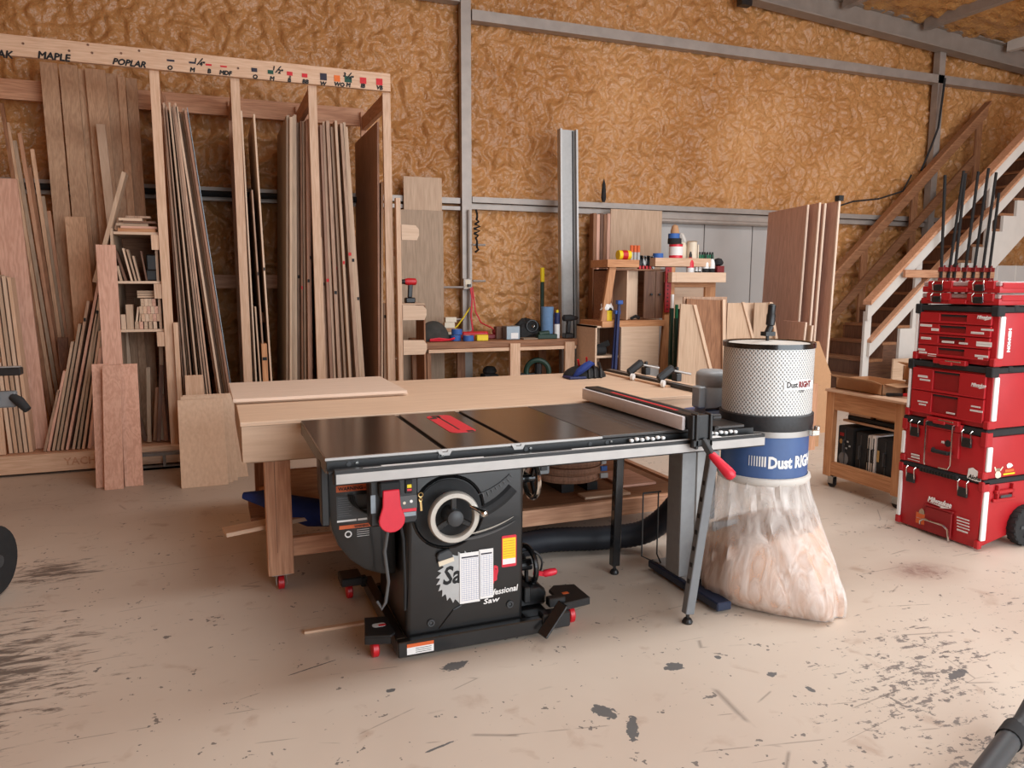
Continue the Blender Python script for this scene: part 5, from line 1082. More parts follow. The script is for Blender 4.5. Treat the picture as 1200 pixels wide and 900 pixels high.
for i,(px,pt_,mt,w_,m2) in enumerate(((788,345,'darkgreen',.035,'white'),(793,357,'darkgreen',.03,'green'),(797,362,'rubber',.05,'rubber'))):
    xx, zt_ = A(px,pt_,6.62+.03*i); t = thing('long_clamp','%s upright bar from the left between the clamp cart and sheet cart' % ORD[i],'clamp',(xx,6.62+.03*i,0),0,'bars between the carts')
    MB().box(xx-w_/2,xx+w_/2,6.61+.03*i,6.64+.03*i,0,zt_-.14).build('bar_body',mt,t); MB().box(xx-w_*.4,xx+w_*.4,6.605+.03*i,6.635+.03*i,zt_-.14,zt_).build('bar_end',m2,t,.003)

# ---------------------------------------------------------------- plywood scrap cart
pc = thing('sheet_cart','low plywood cart holding upright panel offcuts behind the dust collector','cart',(4.85,6.3,0))
xx0 = A(800,440,6.2)[0]; xx1 = A(902,400,6.2)[0]
MB().box(xx0,xx1+.05,6.1,6.75,.10,.14).build('deck','ply_x',pc,.002)
for i in range(2):
    for yv in (6.16,6.69):
        xx = xx0+.06 if i == 0 else xx1-.02; MB().lathe([(.035,-.014),(.048,-.01),(.048,.01),(.035,.014)],(xx,yv,.048),16,(1,0,0)).box(xx-.03,xx+.03,yv-.03,yv+.03,.094,.10).build('caster_wheel','rubber',pc)
def fpanel(name, pts, y0_, y1_, mat, label, group=None, edge=None):
    """upright panel; outline given on the plane y0_, thickness to y1_"""
    P = [A(px,py,y0_) for px,py in pts]; lo = min(z for _,z in P)
    o = MB().prism(P,'y',y0_,y1_).build(name,mat,tag=(label,'panel',group),bev=.001)
    return o
def drop(px, py, y, zb): x, z = A(px, py, y); return x
def panel_down(tops, bx0, bx1, y, th, mat, label, group=None, zb=.142):
    P = [A(px,py,y) for px,py in tops]; P = P+[(bx1, zb),(bx0, zb)]
    return MB().prism(P,'y',y,y+th).build('plywood_sheet',mat,tag=(label,'panel',group),bev=.001)
G7 = 'plywood offcuts in the sheet cart'
a = A(798,356,6.16); b = A(814,357,6.16); 
P = [A(798,356,6.16),A(813,357,6.16),A(833,440,6.16)]; P = P+[(P[2][0]+.11,.142),(P[0][0]-.03,.142)]
MB().prism(P,'y',6.16,6.178).build('plywood_sheet','ply_z',tag=('tan panel with a slanted right edge at the front left of the sheet cart','panel',G7),bev=.001)
P2 = [A(812,357,6.15),A(815.5,357,6.15),A(836,440,6.15),A(832.5,440,6.15)]; MB().prism(P2,'y',6.14,6.155).build('pale_batten','birch_z',tag=('thin pale batten along the slanted edge of the front panel in the sheet cart','batten'))
panel_down([(805,350),(849,352)],A(805,350,6.3)[0],A(853,440,6.3)[0],6.30,.018,'old_z','big brown panel behind the slanted one in the sheet cart',G7)
panel_down([(847,351),(850.5,351)],A(849,400,6.27)[0]+.02,A(853,400,6.27)[0]+.02,6.27,.02,'birch_z','pale edged strip at the right edge of the big brown panel',G7)
MB().box(A(801,350,6.33)[0],A(852,350,6.33)[0],6.33,6.345,.142,A(801,348,6.33)[1]).build('plywood_sheet','sheet_z',tag=('rearmost panel edge showing above the big brown panel','panel',G7))
for i,(p0,p1,p2,mt) in enumerate(((853,871,886,'ply_z'),(886,903,912,'ply_z'))):
    P = [A(p0,355,6.36),A(p1,355,6.36),A(p2,410,6.36)]; P += [(P[2][0]+.06,.142),(P[0][0],.142)]
    MB().prism(P,'y',6.36+.02*i,6.375+.02*i).build('plywood_sheet',mt,tag=(('left','right')[i]+' tan panel with slanted edge behind the canister top','panel',G7),bev=.001)
    MB().prism([A(p1-1,354,6.34),A(p1+1.8,354,6.34),A(p2+1.8,410,6.34),A(p2-1,410,6.34)],'y',6.34,6.355).build('pale_batten','birch_z',tag=('pale batten on the slanted edge of the %s tan panel behind the canister' % ('left','right')[i],'batten'))
MB().box(A(852,360,6.45)[0],A(906,360,6.45)[0],6.45,6.465,.142,A(860,355,6.45)[1]).build('plywood_sheet','birch_z',tag=('pale panel filling the gap behind the two tan panels','panel',G7))
# tall oak plywood panels leaning by the stairs
oak = 'tall red oak plywood panels near the stairs'
def yz(name, xb, xt, y0_, y1_, zt, th, mat, label, group=None, dx=.0, z0=0, cat='panel'):
    """panel standing on its long edge running in depth, top leaning to xt"""
    q = MB(); q.hexa([Vector(p) for p in ((xb,y0_,z0),(xb+th,y0_,z0),(xb+th+dx,y1_,z0),(xb+dx,y1_,z0),(xt,y0_,zt),(xt+th,y0_,zt),(xt+th+dx,y1_,zt),(xt+dx,y1_,zt))])
    o = q.build(name,mat,tag=(label,cat,group),bev=.001)
    e_ = MB(); e_.hexa([Vector(p) for p in ((xb-.001,y0_-.002,z0+.001),(xb+th+.001,y0_-.002,z0+.001),(xb+th+.001,y0_+.012,z0+.001),(xb-.001,y0_+.012,z0+.001),(xt-.001,y0_-.002,zt+.001),(xt+th+.001,y0_-.002,zt+.001),(xt+th+.001,y0_+.012,zt+.001),(xt-.001,y0_+.012,zt+.001))])
    e_.build('edge_band','palebirch_z',o,label='pale front edge'); return o
yz('oak_sheet',5.80,5.88,6.45,7.32,2.33,.02,'oaklight_z','first tall red oak panel, its broad figured face showing beside the grey door',oak,dx=.22)
yz('oak_sheet',5.835,5.915,6.32,7.2,2.34,.02,'oaklight_z','pale edged panel behind the broad figured oak panel',oak,dx=.22)
yz('oak_sheet',5.87,5.95,6.28,7.2,2.33,.02,'oaklight_z','third oak panel of the tall leaning stack',oak,dx=.22)
yz('oak_sheet',5.93,6.0,6.14,7.1,2.345,.02,'oaklight_z','rightmost and nearest tall oak panel of the leaning stack',oak,dx=.22)
MB().box(5.99,6.05,6.13,6.19,2.345,2.40).build('edge_clamp','rubber',tag=('black clip on the top corner of the rightmost oak panel','clip'))
yz('oak_offcut',5.58,5.66,6.15,6.6,1.11,.018,'oaklight_z','short oak panel standing in front of the tall oak panels',None,dx=.1)
yz('oak_offcut',5.62,5.70,6.10,6.3,1.08,.018,'birch_z','pale narrow panel edge before the tall oak panels',None,dx=.05)
P = [A(955,400,5.9),A(960,400,5.9),A(974,438,5.9),(A(974,462,5.9)[0],0),(A(955,462,5.9)[0],0)]
MB().prism(P,'y',5.9,5.915).build('plywood_sheet','cardboard',tag=('tan offcut with a slanted edge right of the tall oak panels','panel'))
x0_, _ = A(948,500,5.2); 
for i,(pa,pb,pt_,yv) in enumerate(((949,959,450,5.3),(955,963,452,5.4))):
    a = A(pa,pt_,yv); b = A(pb,pt_,yv); MB().box(a[0],b[0],yv,yv+.02,0,a[1]).build('plywood_sheet',['fir_z','cardboard'][i],tag=(('left','right')[i]+' brown panel standing between the dust collector and the tool cart','panel'))
# ---------------------------------------------------------------- staircase along the back wall
stc = thing('staircase','wooden staircase with white outer railing and brown inner handrail rising to the right','staircase',(8.5,7.5,0))
RX, RZ, SX, SZ = .236, .205, 7.02, .17       # run, rise, first nosing
YO, YI = 7.0, 7.95
n = 17
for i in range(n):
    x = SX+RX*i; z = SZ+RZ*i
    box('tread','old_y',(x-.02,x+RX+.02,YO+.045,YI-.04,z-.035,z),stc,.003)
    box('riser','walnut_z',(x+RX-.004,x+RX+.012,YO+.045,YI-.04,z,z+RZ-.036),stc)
sl_ = RZ/RX; xe = SX+RX*n
def slab(q, xa, xb, za, lo, hi, y0_, y1_):     # sloping board parallel to the stairs; za = height of its centre line at xa
    zb_ = za+(xb-xa)*sl_; q.prism([(xa,za+lo),(xb,zb_+lo),(xb,zb_+hi),(xa,za+hi)],'y',y0_,y1_); return q
def saw(i0, run=.45):
    P = [(SX+RX*i0-.02,max(0,SZ+RZ*i0-.60)),(SX+RX*i0-.02,SZ+RZ*i0-.04)]
    for i in range(i0, n): x = SX+RX*i; z = SZ+RZ*i-.037; P += [(x+.0,z),(x+RX,z)]+([(x+RX,z+RZ)] if i < n-1 else [])
    return P+[(xe,SZ+RZ*(n-1)-.45),(SX+RX*i0+run if i0 == 0 else SX+RX*i0+.25,0 if i0 == 0 else max(0,SZ+RZ*i0-.42))]
MB().prism(saw(4),'y',YO+.005,YO+.043).build('outer_stringer','whitepaint',stc)
q_ = [(SX-.02,0)]
for i in range(5): q_ += [(SX+RX*i-(.02 if i == 0 else 0),SZ+RZ*i-.037),(SX+RX*(i+1),SZ+RZ*i-.037)]
MB().prism(q_+[(SX+RX*5,0)],'y',YO+.044,YO+.056).build('lower_stringer','walnut_x',stc)
MB().prism(saw(0),'y',YI-.04,YI).build('inner_stringer','old_x',stc)
# white outer railing with a wooden cap
zr = 1.31-.0
ztop = lambda x: 1.30+(x-7.40)*.866
def rail(name, x0_, x1_, dz, hw, y0_, y1_, mat):
    MB().prism([(x0_,ztop(x0_)+dz-hw),(x1_,ztop(x1_)+dz-hw),(x1_,ztop(x1_)+dz),(x0_,ztop(x0_)+dz)],'y',y0_,y1_).build(name,mat,stc,.003)
rail('rail_cap',7.36,10.9,.035,.05,YO-.075,YO+.06,'fir_x'); rail('top_rail',7.36,10.9,-.016,.19,YO-.03,YO+.01,'whitepaint'); rail('lower_rail',7.42,10.9,-.53,.17,YO-.03,YO+.01,'whitepaint'); rail('lower_cap',7.42,10.9,-.49,.036,YO-.055,YO+.03,'fir_x')
for x in (7.37,8.15,9.33,10.4): MB().box(x,x+.10,YO-.03+.042,YO+.052,0 if x < 7.5 else ztop(x)-1.15,ztop(x)-.1).build('newel_post','whitepaint',stc,.003)
# brown inner handrail on the wall side
zi = lambda x: 1.60+(x-7.63)*.905
def irail(name, x0_, x1_, dz, hw, y0_, y1_): MB().prism([(x0_,zi(x0_)+dz-hw),(x1_,zi(x1_)+dz-hw),(x1_,zi(x1_)+dz),(x0_,zi(x0_)+dz)],'y',y0_,y1_).build(name,'old_x',stc,.003)
irail('inner_top_rail',7.3,10.3,.0,.16,7.86,7.90); irail('inner_rail_cap',7.3,10.32,.03,.04,7.83,7.94); irail('inner_lower_rail',7.3,10.1,-.52,.15,7.86,7.90); 
for x in (8.17,9.02,10.16): box('inner_post','old_z',(x,x+.11,7.905,7.94,zi(x)-1.4,zi(x)-.06),stc,.002)
# grey sided closet under the stairs
box('wall_under_stairs','doorgrey',(9.25,11.8,YO+.06,YO+.12,0,1.75),kind='structure')
for k in range(6): box('trim_%d' % (20+k),'whitepaint',(9.3+.35*k,9.31+.35*k,YO+.054,YO+.06,0,1.75),kind='structure')
box('boards_on_steps','ply_x',(7.5,8.2,YO-.32,YO-.3,0,.62),tag=('pale board leaning at the foot of the white stair railing','board'))
# clamp rail fixed across the newels, with bar clamps
cr_ = thing('clamp_rail','brown wooden rail fixed across the stair posts that carries the bar clamps','rail',(8.6,6.9,1.55))
x0_, z0_ = A(1061,326,6.88); x1_, z1_ = A(1166,317,6.88); zc = (z0_+z1_)/2
box('rail_board','fir_x',(x0_,x1_,6.88,6.92,zc-.045,zc+.05),cr_,.003)
MB().box(x0_+.3,x0_+.36,6.92,6.968,zc-.04,zc+.04).box(x1_-.25,x1_-.19,6.92,6.968,zc-.04,zc+.04).build('rail_block','fir_y',cr_)
tops = [(1108,205),(1130,200),(1132,203),(1147,201),(1159,197),(1168,202),(1171,226)]; bots = [1103,1111,1118,1130,1140,1150,1158]
for i, ((tx,ty),b) in enumerate(zip(tops,bots)):
    xb = A(b,330,6.85)[0]; xt_, zt_ = A(tx,ty,6.85)
    t = thing('bar_clamp','%s red headed black pipe clamp from the left on the stair clamp rail' % ORD[i],'clamp',(xb,6.85,zc-.1),0,'bar clamps on the stair rail')
    MB().bar((xb,6.855,zc-.10),(xt_,6.855,zt_),.032,.018,(0,1,0)).build('clamp_bar','rubber',t)
    MB().box(xb-.035,xb+.035,6.80,6.879,zc-.115,zc-.047).build('fixed_jaw','dark_red',t,.006); MB().box(xb-.035,xb+.04,6.80,6.879,zc+.03,zc+.085).cyl((xb,6.82,zc+.08),(xb,6.82,zc+.11),.014,n=8).build('sliding_jaw','dark_red',t,.006)

# ---------------------------------------------------------------- red stacking tool boxes (front looks to -X, right side to -Y)
FX = 3.96; YN, YF_ = 2.87, 3.43
def fp(px, py, x=FX): return AX(px, py, x)
def ftext(par, body, px, py, size, mat, width=None, off=.001, bold=.0006, shear=0, x=FX-.0065, rot=-.0):
    y, z = fp(px, py, x); return text('lettering',body,size,(x,y,z),(0,-1,rot),(0,0,1),mat,par,off=0,width=width,shear=shear,bold=bold)
def sticker(par, px0, py0, px1, py1, mat='white', x=FX-.006, lines=2, name='label_sticker'):
    y0_, z0_ = fp(px0, py0, x); y1_, z1_ = fp(px1, py1, x); ya, yb = sorted((y0_, y1_)); 
    zt_ = max(z0_, z1_); zb_ = min(z0_, z1_)
    q = MB().box(x-.0012,x,ya,yb,zb_,zt_); o = q.build(name,mat,par)
    for i in range(lines):
        z = zb_+(zt_-zb_)*(i+.5)/lines; box('print','lightgrey',(x-.0018,x-.0011,ya+.004,yb-.004,z-.0010,z+.0010),par)
    return o
def logo(par, px, py, s, x=FX-.0065):
    y, z = fp(px, py, x)
    text('lettering','Milwaukee',.034*s,(x,y,z),(0,-1,0),(0,0,1),'white',par,off=0,shear=.25,width=.115*s,bold=.0012*s)
    MB().prism([(y+.004,z-.003*s),(y-.118*s,z-.003*s),(y-.06*s,z-.016*s),(y-.07*s,z-.008*s)],'x',x-.001,x).build('logo_bolt','white',par)
def cornerbars(t, z0, z1, y0_=YN, y1_=YF_):
    MB().box(FX+.012,FX+.050,y0_-.006,y0_+.01,z0,z1).build('corner_bar','white',t,.004,label='white corner bar')
    MB().box(FX-.006,FX+.01,y1_-.03,y1_-.006,z0,z1).build('corner_bar','white',t,.004,label='white corner bar')
def wirelatch(t, y, z, w_=.055, h=.06):
    MB().tube([(FX-.010,y-w_/2,z-h),(FX-.016,y-w_/2,z),(FX-.002,y-w_/2,z+.012)],.0035,6).tube([(FX-.010,y+w_/2,z-h),(FX-.016,y+w_/2,z),(FX-.002,y+w_/2,z+.012)],.0035,6).build('wire_bail','chrome',t,sep=True)
    MB().box(FX-.014,FX,y-.032,y+.032,z-.085,z-.03).build('latch','black',t,.005)
# rolling box
t = thing('rolling_tool_box','large red wheeled tool box at the bottom of the red stack','tool box',(4.2,3.15,0))
q = MB().hexa([Vector(p) for p in ((FX+.015,YN+.02,.008),(FX+.46,YN+.02,.10),(FX+.46,YF_-.02,.10),(FX+.015,YF_-.02,.008),(FX,YN,.385),(FX+.47,YN,.385),(FX+.47,YF_,.385),(FX,YF_,.385))])
body = q.build('box_body','redbox',t,.012,seg=2,smooth=True)
MB().box(FX-.004,FX+.05,YN-.004,YN+.03,.345,.405).box(FX-.004,FX+.03,YN-.002,YN+.03,.012,.06).box(FX-.004,FX+.03,YF_-.03,YF_+.004,.345,.40).box(FX-.004,FX+.03,YF_-.03,YF_+.004,.012,.06).build('corner_block','redbox',t,.006,sep=True)
cornerbars(t,.06,.345)
MB().box(FX+.002,FX+.475,YN-.004,YF_+.004,.385,.412).box(FX-.012,FX+.03,3.02,3.28,.375,.405).build('lid','rubber',t,.006)
q = MB()
for k in range(12): q.box(FX-.016,FX-.010,3.04+.02*k,3.05+.02*k,.378,.40)
q.build('grip_ribs','black',t)
for py_ in (3.335,2.985): wirelatch(t,py_,.375)
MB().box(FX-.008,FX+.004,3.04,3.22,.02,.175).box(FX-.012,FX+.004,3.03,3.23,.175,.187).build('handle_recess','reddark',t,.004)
MB().tube([(FX-.014,3.24,.055),(FX-.022,3.235,.075),(FX-.024,3.21,.095),(FX-.024,3.08,.095),(FX-.022,3.05,.075),(FX-.018,3.04,.012)],.006,8).build('pull_bail','chrome',t,smooth=True)
logo(t,1087,587,1.35,x=FX-.004); ftext(t,'PACKOUT',1096,599,.020,'white',width=.10,off=.0004,shear=.2,x=FX-.004)
sticker(t,1073,612,1088,604,'orange',lines=1); y_, z_ = fp(1080,600,FX-.006); MB().prism([(y_+.02,z_-.012),(y_-.02,z_-.012),(y_-.016,z_+.008),(y_,z_+.022),(y_+.014,z_+.01)],'x',FX-.0075,FX-.004).build('figure_sticker','greyply_z',t)
for dz in range(5): sticker(t,1121.5,(605+3.6*dz),1136-(2 if dz==4 else 0),(608+3.6*dz+3.0),'white',lines=1)
MB().box(FX+.09,FX+.24,YN-.02,YN,.33,.35).box(FX+.10,FX+.11,YN-.02,YN,.30,.38).box(FX+.22,FX+.23,YN-.02,YN,.30,.38).box(FX+.08,FX+.26,YN-.012,YN,.28,.30).build('side_handle','redbox',t,.003); box('handle_grip','darkgrey',(FX+.12,FX+.21,YN-.024,YN-.018,.305,.322),t,.003)
for yy in (YN-.005, YF_+.005):
    s_ = -1 if yy < 3 else 1
    wz = MB().lathe([(.07,-.03),(.112,-.03),(.118,-.02),(.118,.02),(.112,.03),(.07,.03)],(FX+.36,yy+s_*-.0,.118),28,(0,1,0)).build('wheel','rubber',t,smooth=True)
    q = MB()
    for k in range(20):
        a = 2*math.pi*k/20; q.bar((FX+.36+.117*math.cos(a),yy-.028,.118+.117*math.sin(a)*.985+.001),(FX+.36+.117*math.cos(a+.1),yy+.028,.118+.117*math.sin(a+.1)*.985+.001),.016,.006,(math.cos(a),0,math.sin(a)))
    q.build('tyre_tread','rubber',wz)
    q = MB().cyl((FX+.36,yy-.036,.118),(FX+.36,yy+.036,.118),.022,n=14)
    for k in range(6): a = 2*math.pi*k/6; q.bar((FX+.36,yy+s_*.031,.118),(FX+.36+.072*math.cos(a),yy+s_*.031,.118+.072*math.sin(a)),.018,.01,(0,1,0))
    q.build('wheel_hub','darkgrey',wz)
# medium box
t = thing('latched_tool_box','medium red tool box with wire latches between the wheeled box and the two drawer box','tool box',(4.2,3.15,.415))
Z0, Z1 = .414, .70
MB().box(FX+.004,FX+.41,YN+.008,YF_-.008,Z0,.655).build('box_body','redbox',t,.012,seg=2,smooth=True)
MB().box(FX-.004,FX+.05,YN,YN+.04,.60,.685).box(FX-.004,FX+.04,YN,YN+.04,Z0,.46).box(FX-.004,FX+.04,YF_-.04,YF_,.61,.68).box(FX-.004,FX+.04,YF_-.04,YF_,Z0,.455).build('corner_block','redbox',t,.006,sep=True)
cornerbars(t,.46,.60)
MB().box(FX,FX+.42,YN+.002,YF_-.002,.656,.698).build('lid','rubber',t,.008); MB().box(FX-.014,FX+.02,3.02,3.27,.655,.70).box(FX-.008,FX+.01,3.03,3.24,.50,.655).build('front_panel','redbox',t,.004)
MB().box(FX-.02,FX-.012,3.06,3.24,.665,.695).tube([(FX-.012,3.07,.53),(FX-.03,3.08,.525),(FX-.03,3.18,.525),(FX-.012,3.19,.53)],.012,8).build('carry_handle','rubber',t,sep=True); MB().cyl((FX-.011,3.10,.58),(FX-.006,3.10,.58),.02,n=14).build('valve','rubber',t)
for yy in (3.33,2.985): wirelatch(t,yy,.665)
MB().tube([(FX-.012,3.235,.695),(FX-.032,3.235,.69),(FX-.034,3.228,.445),(FX-.03,3.225,.43)],.0045,6).tube([(FX-.012,3.06,.695),(FX-.032,3.06,.69),(FX-.034,3.055,.46),(FX-.034,3.07,.435),(FX-.034,3.13,.432)],.0045,6).build('wire_handle','chrome',t,smooth=True)
ftext(t,'Milwaukee',1103,519,.020,'white',width=.06,off=.001,shear=.25,x=FX-.0085)
for dz in range(3): sticker(t,1064+(0 if dz==2 else 4),(531+3*dz),1077.5,(531+3*dz+4.2),'white',lines=1,x=FX-.003)
MB().prism([fp(1133,560,FX-.002),fp(1135,549,FX-.002),fp(1140,548,FX-.002),fp(1150,556,FX-.002),fp(1149,565,FX-.002),fp(1143,564,FX-.002)],'x',FX-.002,FX-.0008).build('aloha_sticker','white',t); ftext(t,'Aloha',1134.5,560,.034,'inkblack',width=.075,off=.0003,shear=.2,x=FX-.0025)
SY = YN+.0065
def spt(px, py): return A(px, py, SY)
def sprism(par, pts, mat, name='side_sticker', d=0): return MB().prism([spt(*p) for p in pts],'y',SY-.0012-d,SY-d).build(name,mat,par)
sprism(t,[(1166,556),(1167.5,552.5),(1171,552),(1173,555.5),(1172.5,559),(1169,560.5),(1166.5,559.5)],'cream','deer_sticker'); sprism(t,[(1165,547.5),(1166.3,547),(1167.5,551),(1166.5,553)],'cream','antler_sticker'); sprism(t,[(1175,546.5),(1175.8,547),(1172.5,552),(1171.5,551)],'cream','antler_sticker'); sprism(t,[(1167,549),(1172,548.6),(1171.6,552),(1168,552.5)],'greyply_z','face_sticker')
sprism(t,[(1179.5,545),(1182,542.5),(1185,543),(1187,545.5),(1184,548),(1180.5,548.5)],'white','round_sticker'); sprism(t,[(1177.5,550.5),(1188,549),(1188,552),(1177.5,553.5)],'orange','orange_sticker'); sprism(t,[(1175.5,555),(1189,553.2),(1189,555),(1175.5,557)],'yellow','yellow_sticker')
# drawer boxes
def drawerbox(name, label, z0, z1, nd, y0_, y1_):
    t = thing(name,label,'tool box',(4.2,3.15,z0)); zt_ = z1-.038; hgt = (zt_-z0-.035)/nd
    MB().box(FX+.012,FX+.41,y0_+.004,y1_-.004,z0,zt_).build('box_body','redbox',t,.010,seg=2,smooth=True)
    MB().box(FX-.004,FX+.42,y0_,y1_,zt_,z1-.006).box(FX-.008,FX+.05,y0_-.004,y0_+.04,zt_-.02,z1).box(FX-.008,FX+.05,y1_-.04,y1_+.004,zt_-.02,z1).box(FX+.12,FX+.16,y0_-.004,y0_+.04,zt_+.006,z1).build('lid','rubber',t,.005)
    MB().box(FX-.006,FX+.06,y0_-.004,y0_+.03,z0,z0+.045).box(FX-.006,FX+.06,y1_-.03,y1_+.004,z0,z0+.045).build('corner_block','redbox',t,.005,sep=True)
    MB().box(FX+.020,FX+.056,y0_-.006,y0_+.01,z0+.045,zt_-.02).build('corner_bar','white',t,.004,label='white corner bar'); MB().box(FX-.004,FX+.012,y1_-.022,y1_-.004,z0+.045,zt_-.02).build('corner_bar','white',t,.004,label='white corner bar')
    ya, yb = y0_+.035, y1_-.035; yc = (ya+yb)/2+.008; ds = []
    for i in range(nd):
        za = z0+.03+hgt*i; zb2 = za+hgt-.006; q = MB()
        ra, rb = yc-.085, yc+.085; rz0, rz1 = za+.012, zb2-.008
        q.box(FX-.006,FX+.008,ya,ra,za,zb2).box(FX-.006,FX+.008,rb,yb,za,zb2).box(FX-.006,FX+.008,ra,rb,za,rz0).box(FX-.006,FX+.008,ra,rb,rz1,zb2).box(FX-.009,FX-.004,ya,yb,za-.001,za+.006)
        d = q.build('drawer','redbox',t,.002); box('grip_recess','reddark',(FX+.004,FX+.0115,ra,rb,rz0,rz1),d); box('grip_painted_shadow','rubber',(FX-.001,FX+.004,ra+.006,rb-.006,rz1-.012,rz1),d); ds.append(d)  # dark strip paints the shade under the grip's upper edge
    MB().box(FX-.02,FX+.01,yc-.11,yc+.10,z0-.012,z0+.018).box(FX-.028,FX-.01,yc-.03,yc+.05,z0-.016,z0+.004).build('stack_latch','redbox',t,.004); MB().box(FX-.022,FX-.012,yc-.08,yc+.02,z0+.004,z0+.012).build('latch_spring','chrome',t,.002)
    return t
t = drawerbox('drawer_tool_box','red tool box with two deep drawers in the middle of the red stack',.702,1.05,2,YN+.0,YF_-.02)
logo(t,1138,452,.75,x=FX-.006)
for a in ((1076,439,1087,443),(1078,443.5,1090,447),(1075.5,469,1087,472.5),(1077,472.5,1085,475.5),(1138,475,1149,478.5),(1137,479.5,1151.5,484),(1109,482.5,1119,486)): sticker(t,*a,lines=1)
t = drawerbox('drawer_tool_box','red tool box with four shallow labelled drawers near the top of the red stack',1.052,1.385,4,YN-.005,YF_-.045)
logo(t,1145,373,.7,x=FX-.006)
for a in ((1078.5,379.5,1092,383),(1091.5,384.5,1100,388),(1150,385,1164,388),(1138,388.5,1153,392),(1079.5,394.5,1091,398),(1144.5,400,1162,407),(1104,399,1118,402.5),(1124,401,1134,404),(1076,408,1084,411),(1077,411.5,1086,414.5),(1087.5,414,1097,418),(1142.5,415.5,1158,419.5),(1146,419,1152,422)): sticker(t,*a,lines=1)
x_, z_ = A(1184.5,385,YN-.006)
text('lettering','HERMON',.03,(4.055,YN-.0015,z_-.0),(0,0,-1),(1,0,0),'white',t,off=.002,width=.13); 
# slim organisers
def organiser(label, z0, z1, y0_, y1_, xs=0):
    t = thing('parts_organiser',label,'organiser',(4.2,3.1,z0)); X = FX+xs; h = z1-z0
    MB().box(X,X+.40,y0_,y1_,z0,z0+h*.55).build('case_body','redbox',t,.008,seg=2,smooth=True); MB().box(X+.004,X+.396,y0_+.004,y1_-.004,z0+h*.56,z1-.004).build('clear_lid','cleargrey',t,.004)
    MB().box(X-.006,X+.03,y0_+.03,y0_+.19,z0+h*.3,z1).box(X-.006,X+.03,y1_-.2,y1_-.04,z0+h*.3,z1).box(X+.02,X+.40,y0_-.004,y0_+.02,z0+h*.35,z1-.01).build('lid_frame','redbox',t,.004,sep=True)
    for yy in (y0_+.115,y1_-.115): MB().box(X-.016,X-.004,yy-.028,yy+.028,z0+.008,z0+h*.7).build('latch','black',t,.004); MB().tube([(X-.012,yy-.032,z0+.015),(X-.02,yy-.032,z1-.015),(X-.008,yy-.026,z1),(X-.008,yy+.026,z1),(X-.02,yy+.032,z1-.015),(X-.012,yy+.032,z0+.015)],.003,6).build('wire_bail','chrome',t,sep=True)
    MB().box(X-.014,X+.0,(y0_+y1_)/2-.06,(y0_+y1_)/2+.05,z0+.004,z0+h*.42).build('carry_handle','redbox',t,.003); MB().box(X+.01,X+.39,y0_+.01,y1_-.01,z0-.006+.0065,z0+.002).build('feet','rubber',t)
    q = MB()
    for k in range(9): q.box(X+.05,X+.06,y0_+.05+.045*k,y0_+.065+.045*k,z1-.004,z1+.002)
    q.build('lid_ribs','lightgrey',t)
plain('cleargrey',(176,150,148),.15,noise=.12,scale=20)
organiser('lower slim red organiser case with black latches on top of the red stack',1.387,1.452,YN+.0,YF_-.07)
organiser('topmost slim red organiser case with a clear lid on the red stack',1.454,1.52,YN+.0,YF_-.075)

# ---------------------------------------------------------------- wooden cart with cases
ct = thing('tool_cart','small wooden rolling cart with an open front full of black tool cases','cart',(4.5,3.95,0))
CX0, CX1, CY0, CY1, CT = 4.19, 4.62, 3.62, 4.30, .74
for x, y in ((CX0,CY0),(CX0,CY1-.07),(CX1-.07,CY0),(CX1-.07,CY1-.07)): box('post','cedar_z',(x,x+.045 if x < 4.3 else x+.07,y,y+.07,.09,CT-.02),ct,.003)
box('front_rail','cedar_y',(CX0+.006,CX0+.04,CY0+.071,CY1-.071,CT-.15,CT-.02),ct,.002); box('bottom_rail','cedar_y',(CX0+.006,CX0+.04,CY0+.071,CY1-.071,.10,.20),ct,.002)
box('cart_top','pine_y',(CX0-.02,CX1+.02,CY0-.02,CY1,CT-.0195,CT),ct,.004); box('bottom_shelf','pine_y',(CX0+.041,CX1-.01,CY0+.01,CY1-.01,.12,.14),ct); box('back_panel','old_z',(CX1-.01,CX1,CY0+.071,CY1-.071,.14,CT-.03),ct)
box('side_rail','cedar_x',(CX0+.046,CX1-.071,CY0+.01,CY0+.04,CT-.15,CT-.02),ct); box('side_rail','cedar_x',(CX0+.046,CX1-.071,CY0+.01,CY0+.04,.10,.20),ct)
box('middle_shelf','pine_y',(CX0+.10,CX1-.011,CY0+.075,CY1-.072,.50,.515),ct)
for x in (CX0+.05,CX1-.05):
    for y in (CY0+.05,CY1-.05):
        f = MB().box(x-.035,x+.035,y-.035,y+.035,.084,.09).box(x-.02,x-.016,y-.025,y+.025,.03,.084).box(x+.016,x+.02,y-.025,y+.025,.03,.084).build('caster_fork','steel',ct)
        MB().lathe([(.026,-.013),(.036,-.01),(.036,.01),(.026,.013)],(x,y,.036),16,(1,0,0)).build('caster_wheel','rubber',f,smooth=True)
def case(name, y0_, y1_, z1, x0_, mat, label, detail=None, g='black cases in the wooden cart'):
    t = thing(name,label,'case',(4.4,(y0_+y1_)/2,.141),0,g if mat!='white' else None)
    MB().box(x0_,CX1-.02,y0_,y1_,.1412,z1).build('case_shell',mat,t,.012,seg=2,smooth=True)
    ym = (y0_+y1_)/2; MB().box(x0_-.004,x0_,ym-.003,ym+.003,.16,z1-.02).build('seam','rubber' if mat!='rubber' else 'darkgrey',t)
    MB().tube([(x0_,ym,z1-.10),(x0_-.018,ym,z1-.10),(x0_-.018,ym,z1-.19),(x0_,ym,z1-.19)],.007,6).build('case_handle','black' if mat!='rubber' else 'darkgrey',t)
    return t
cs = case('tool_case',4.08,4.225,.475,CX0+.055,'rubber','widest black case with pictured saw blades at the left of the cart')
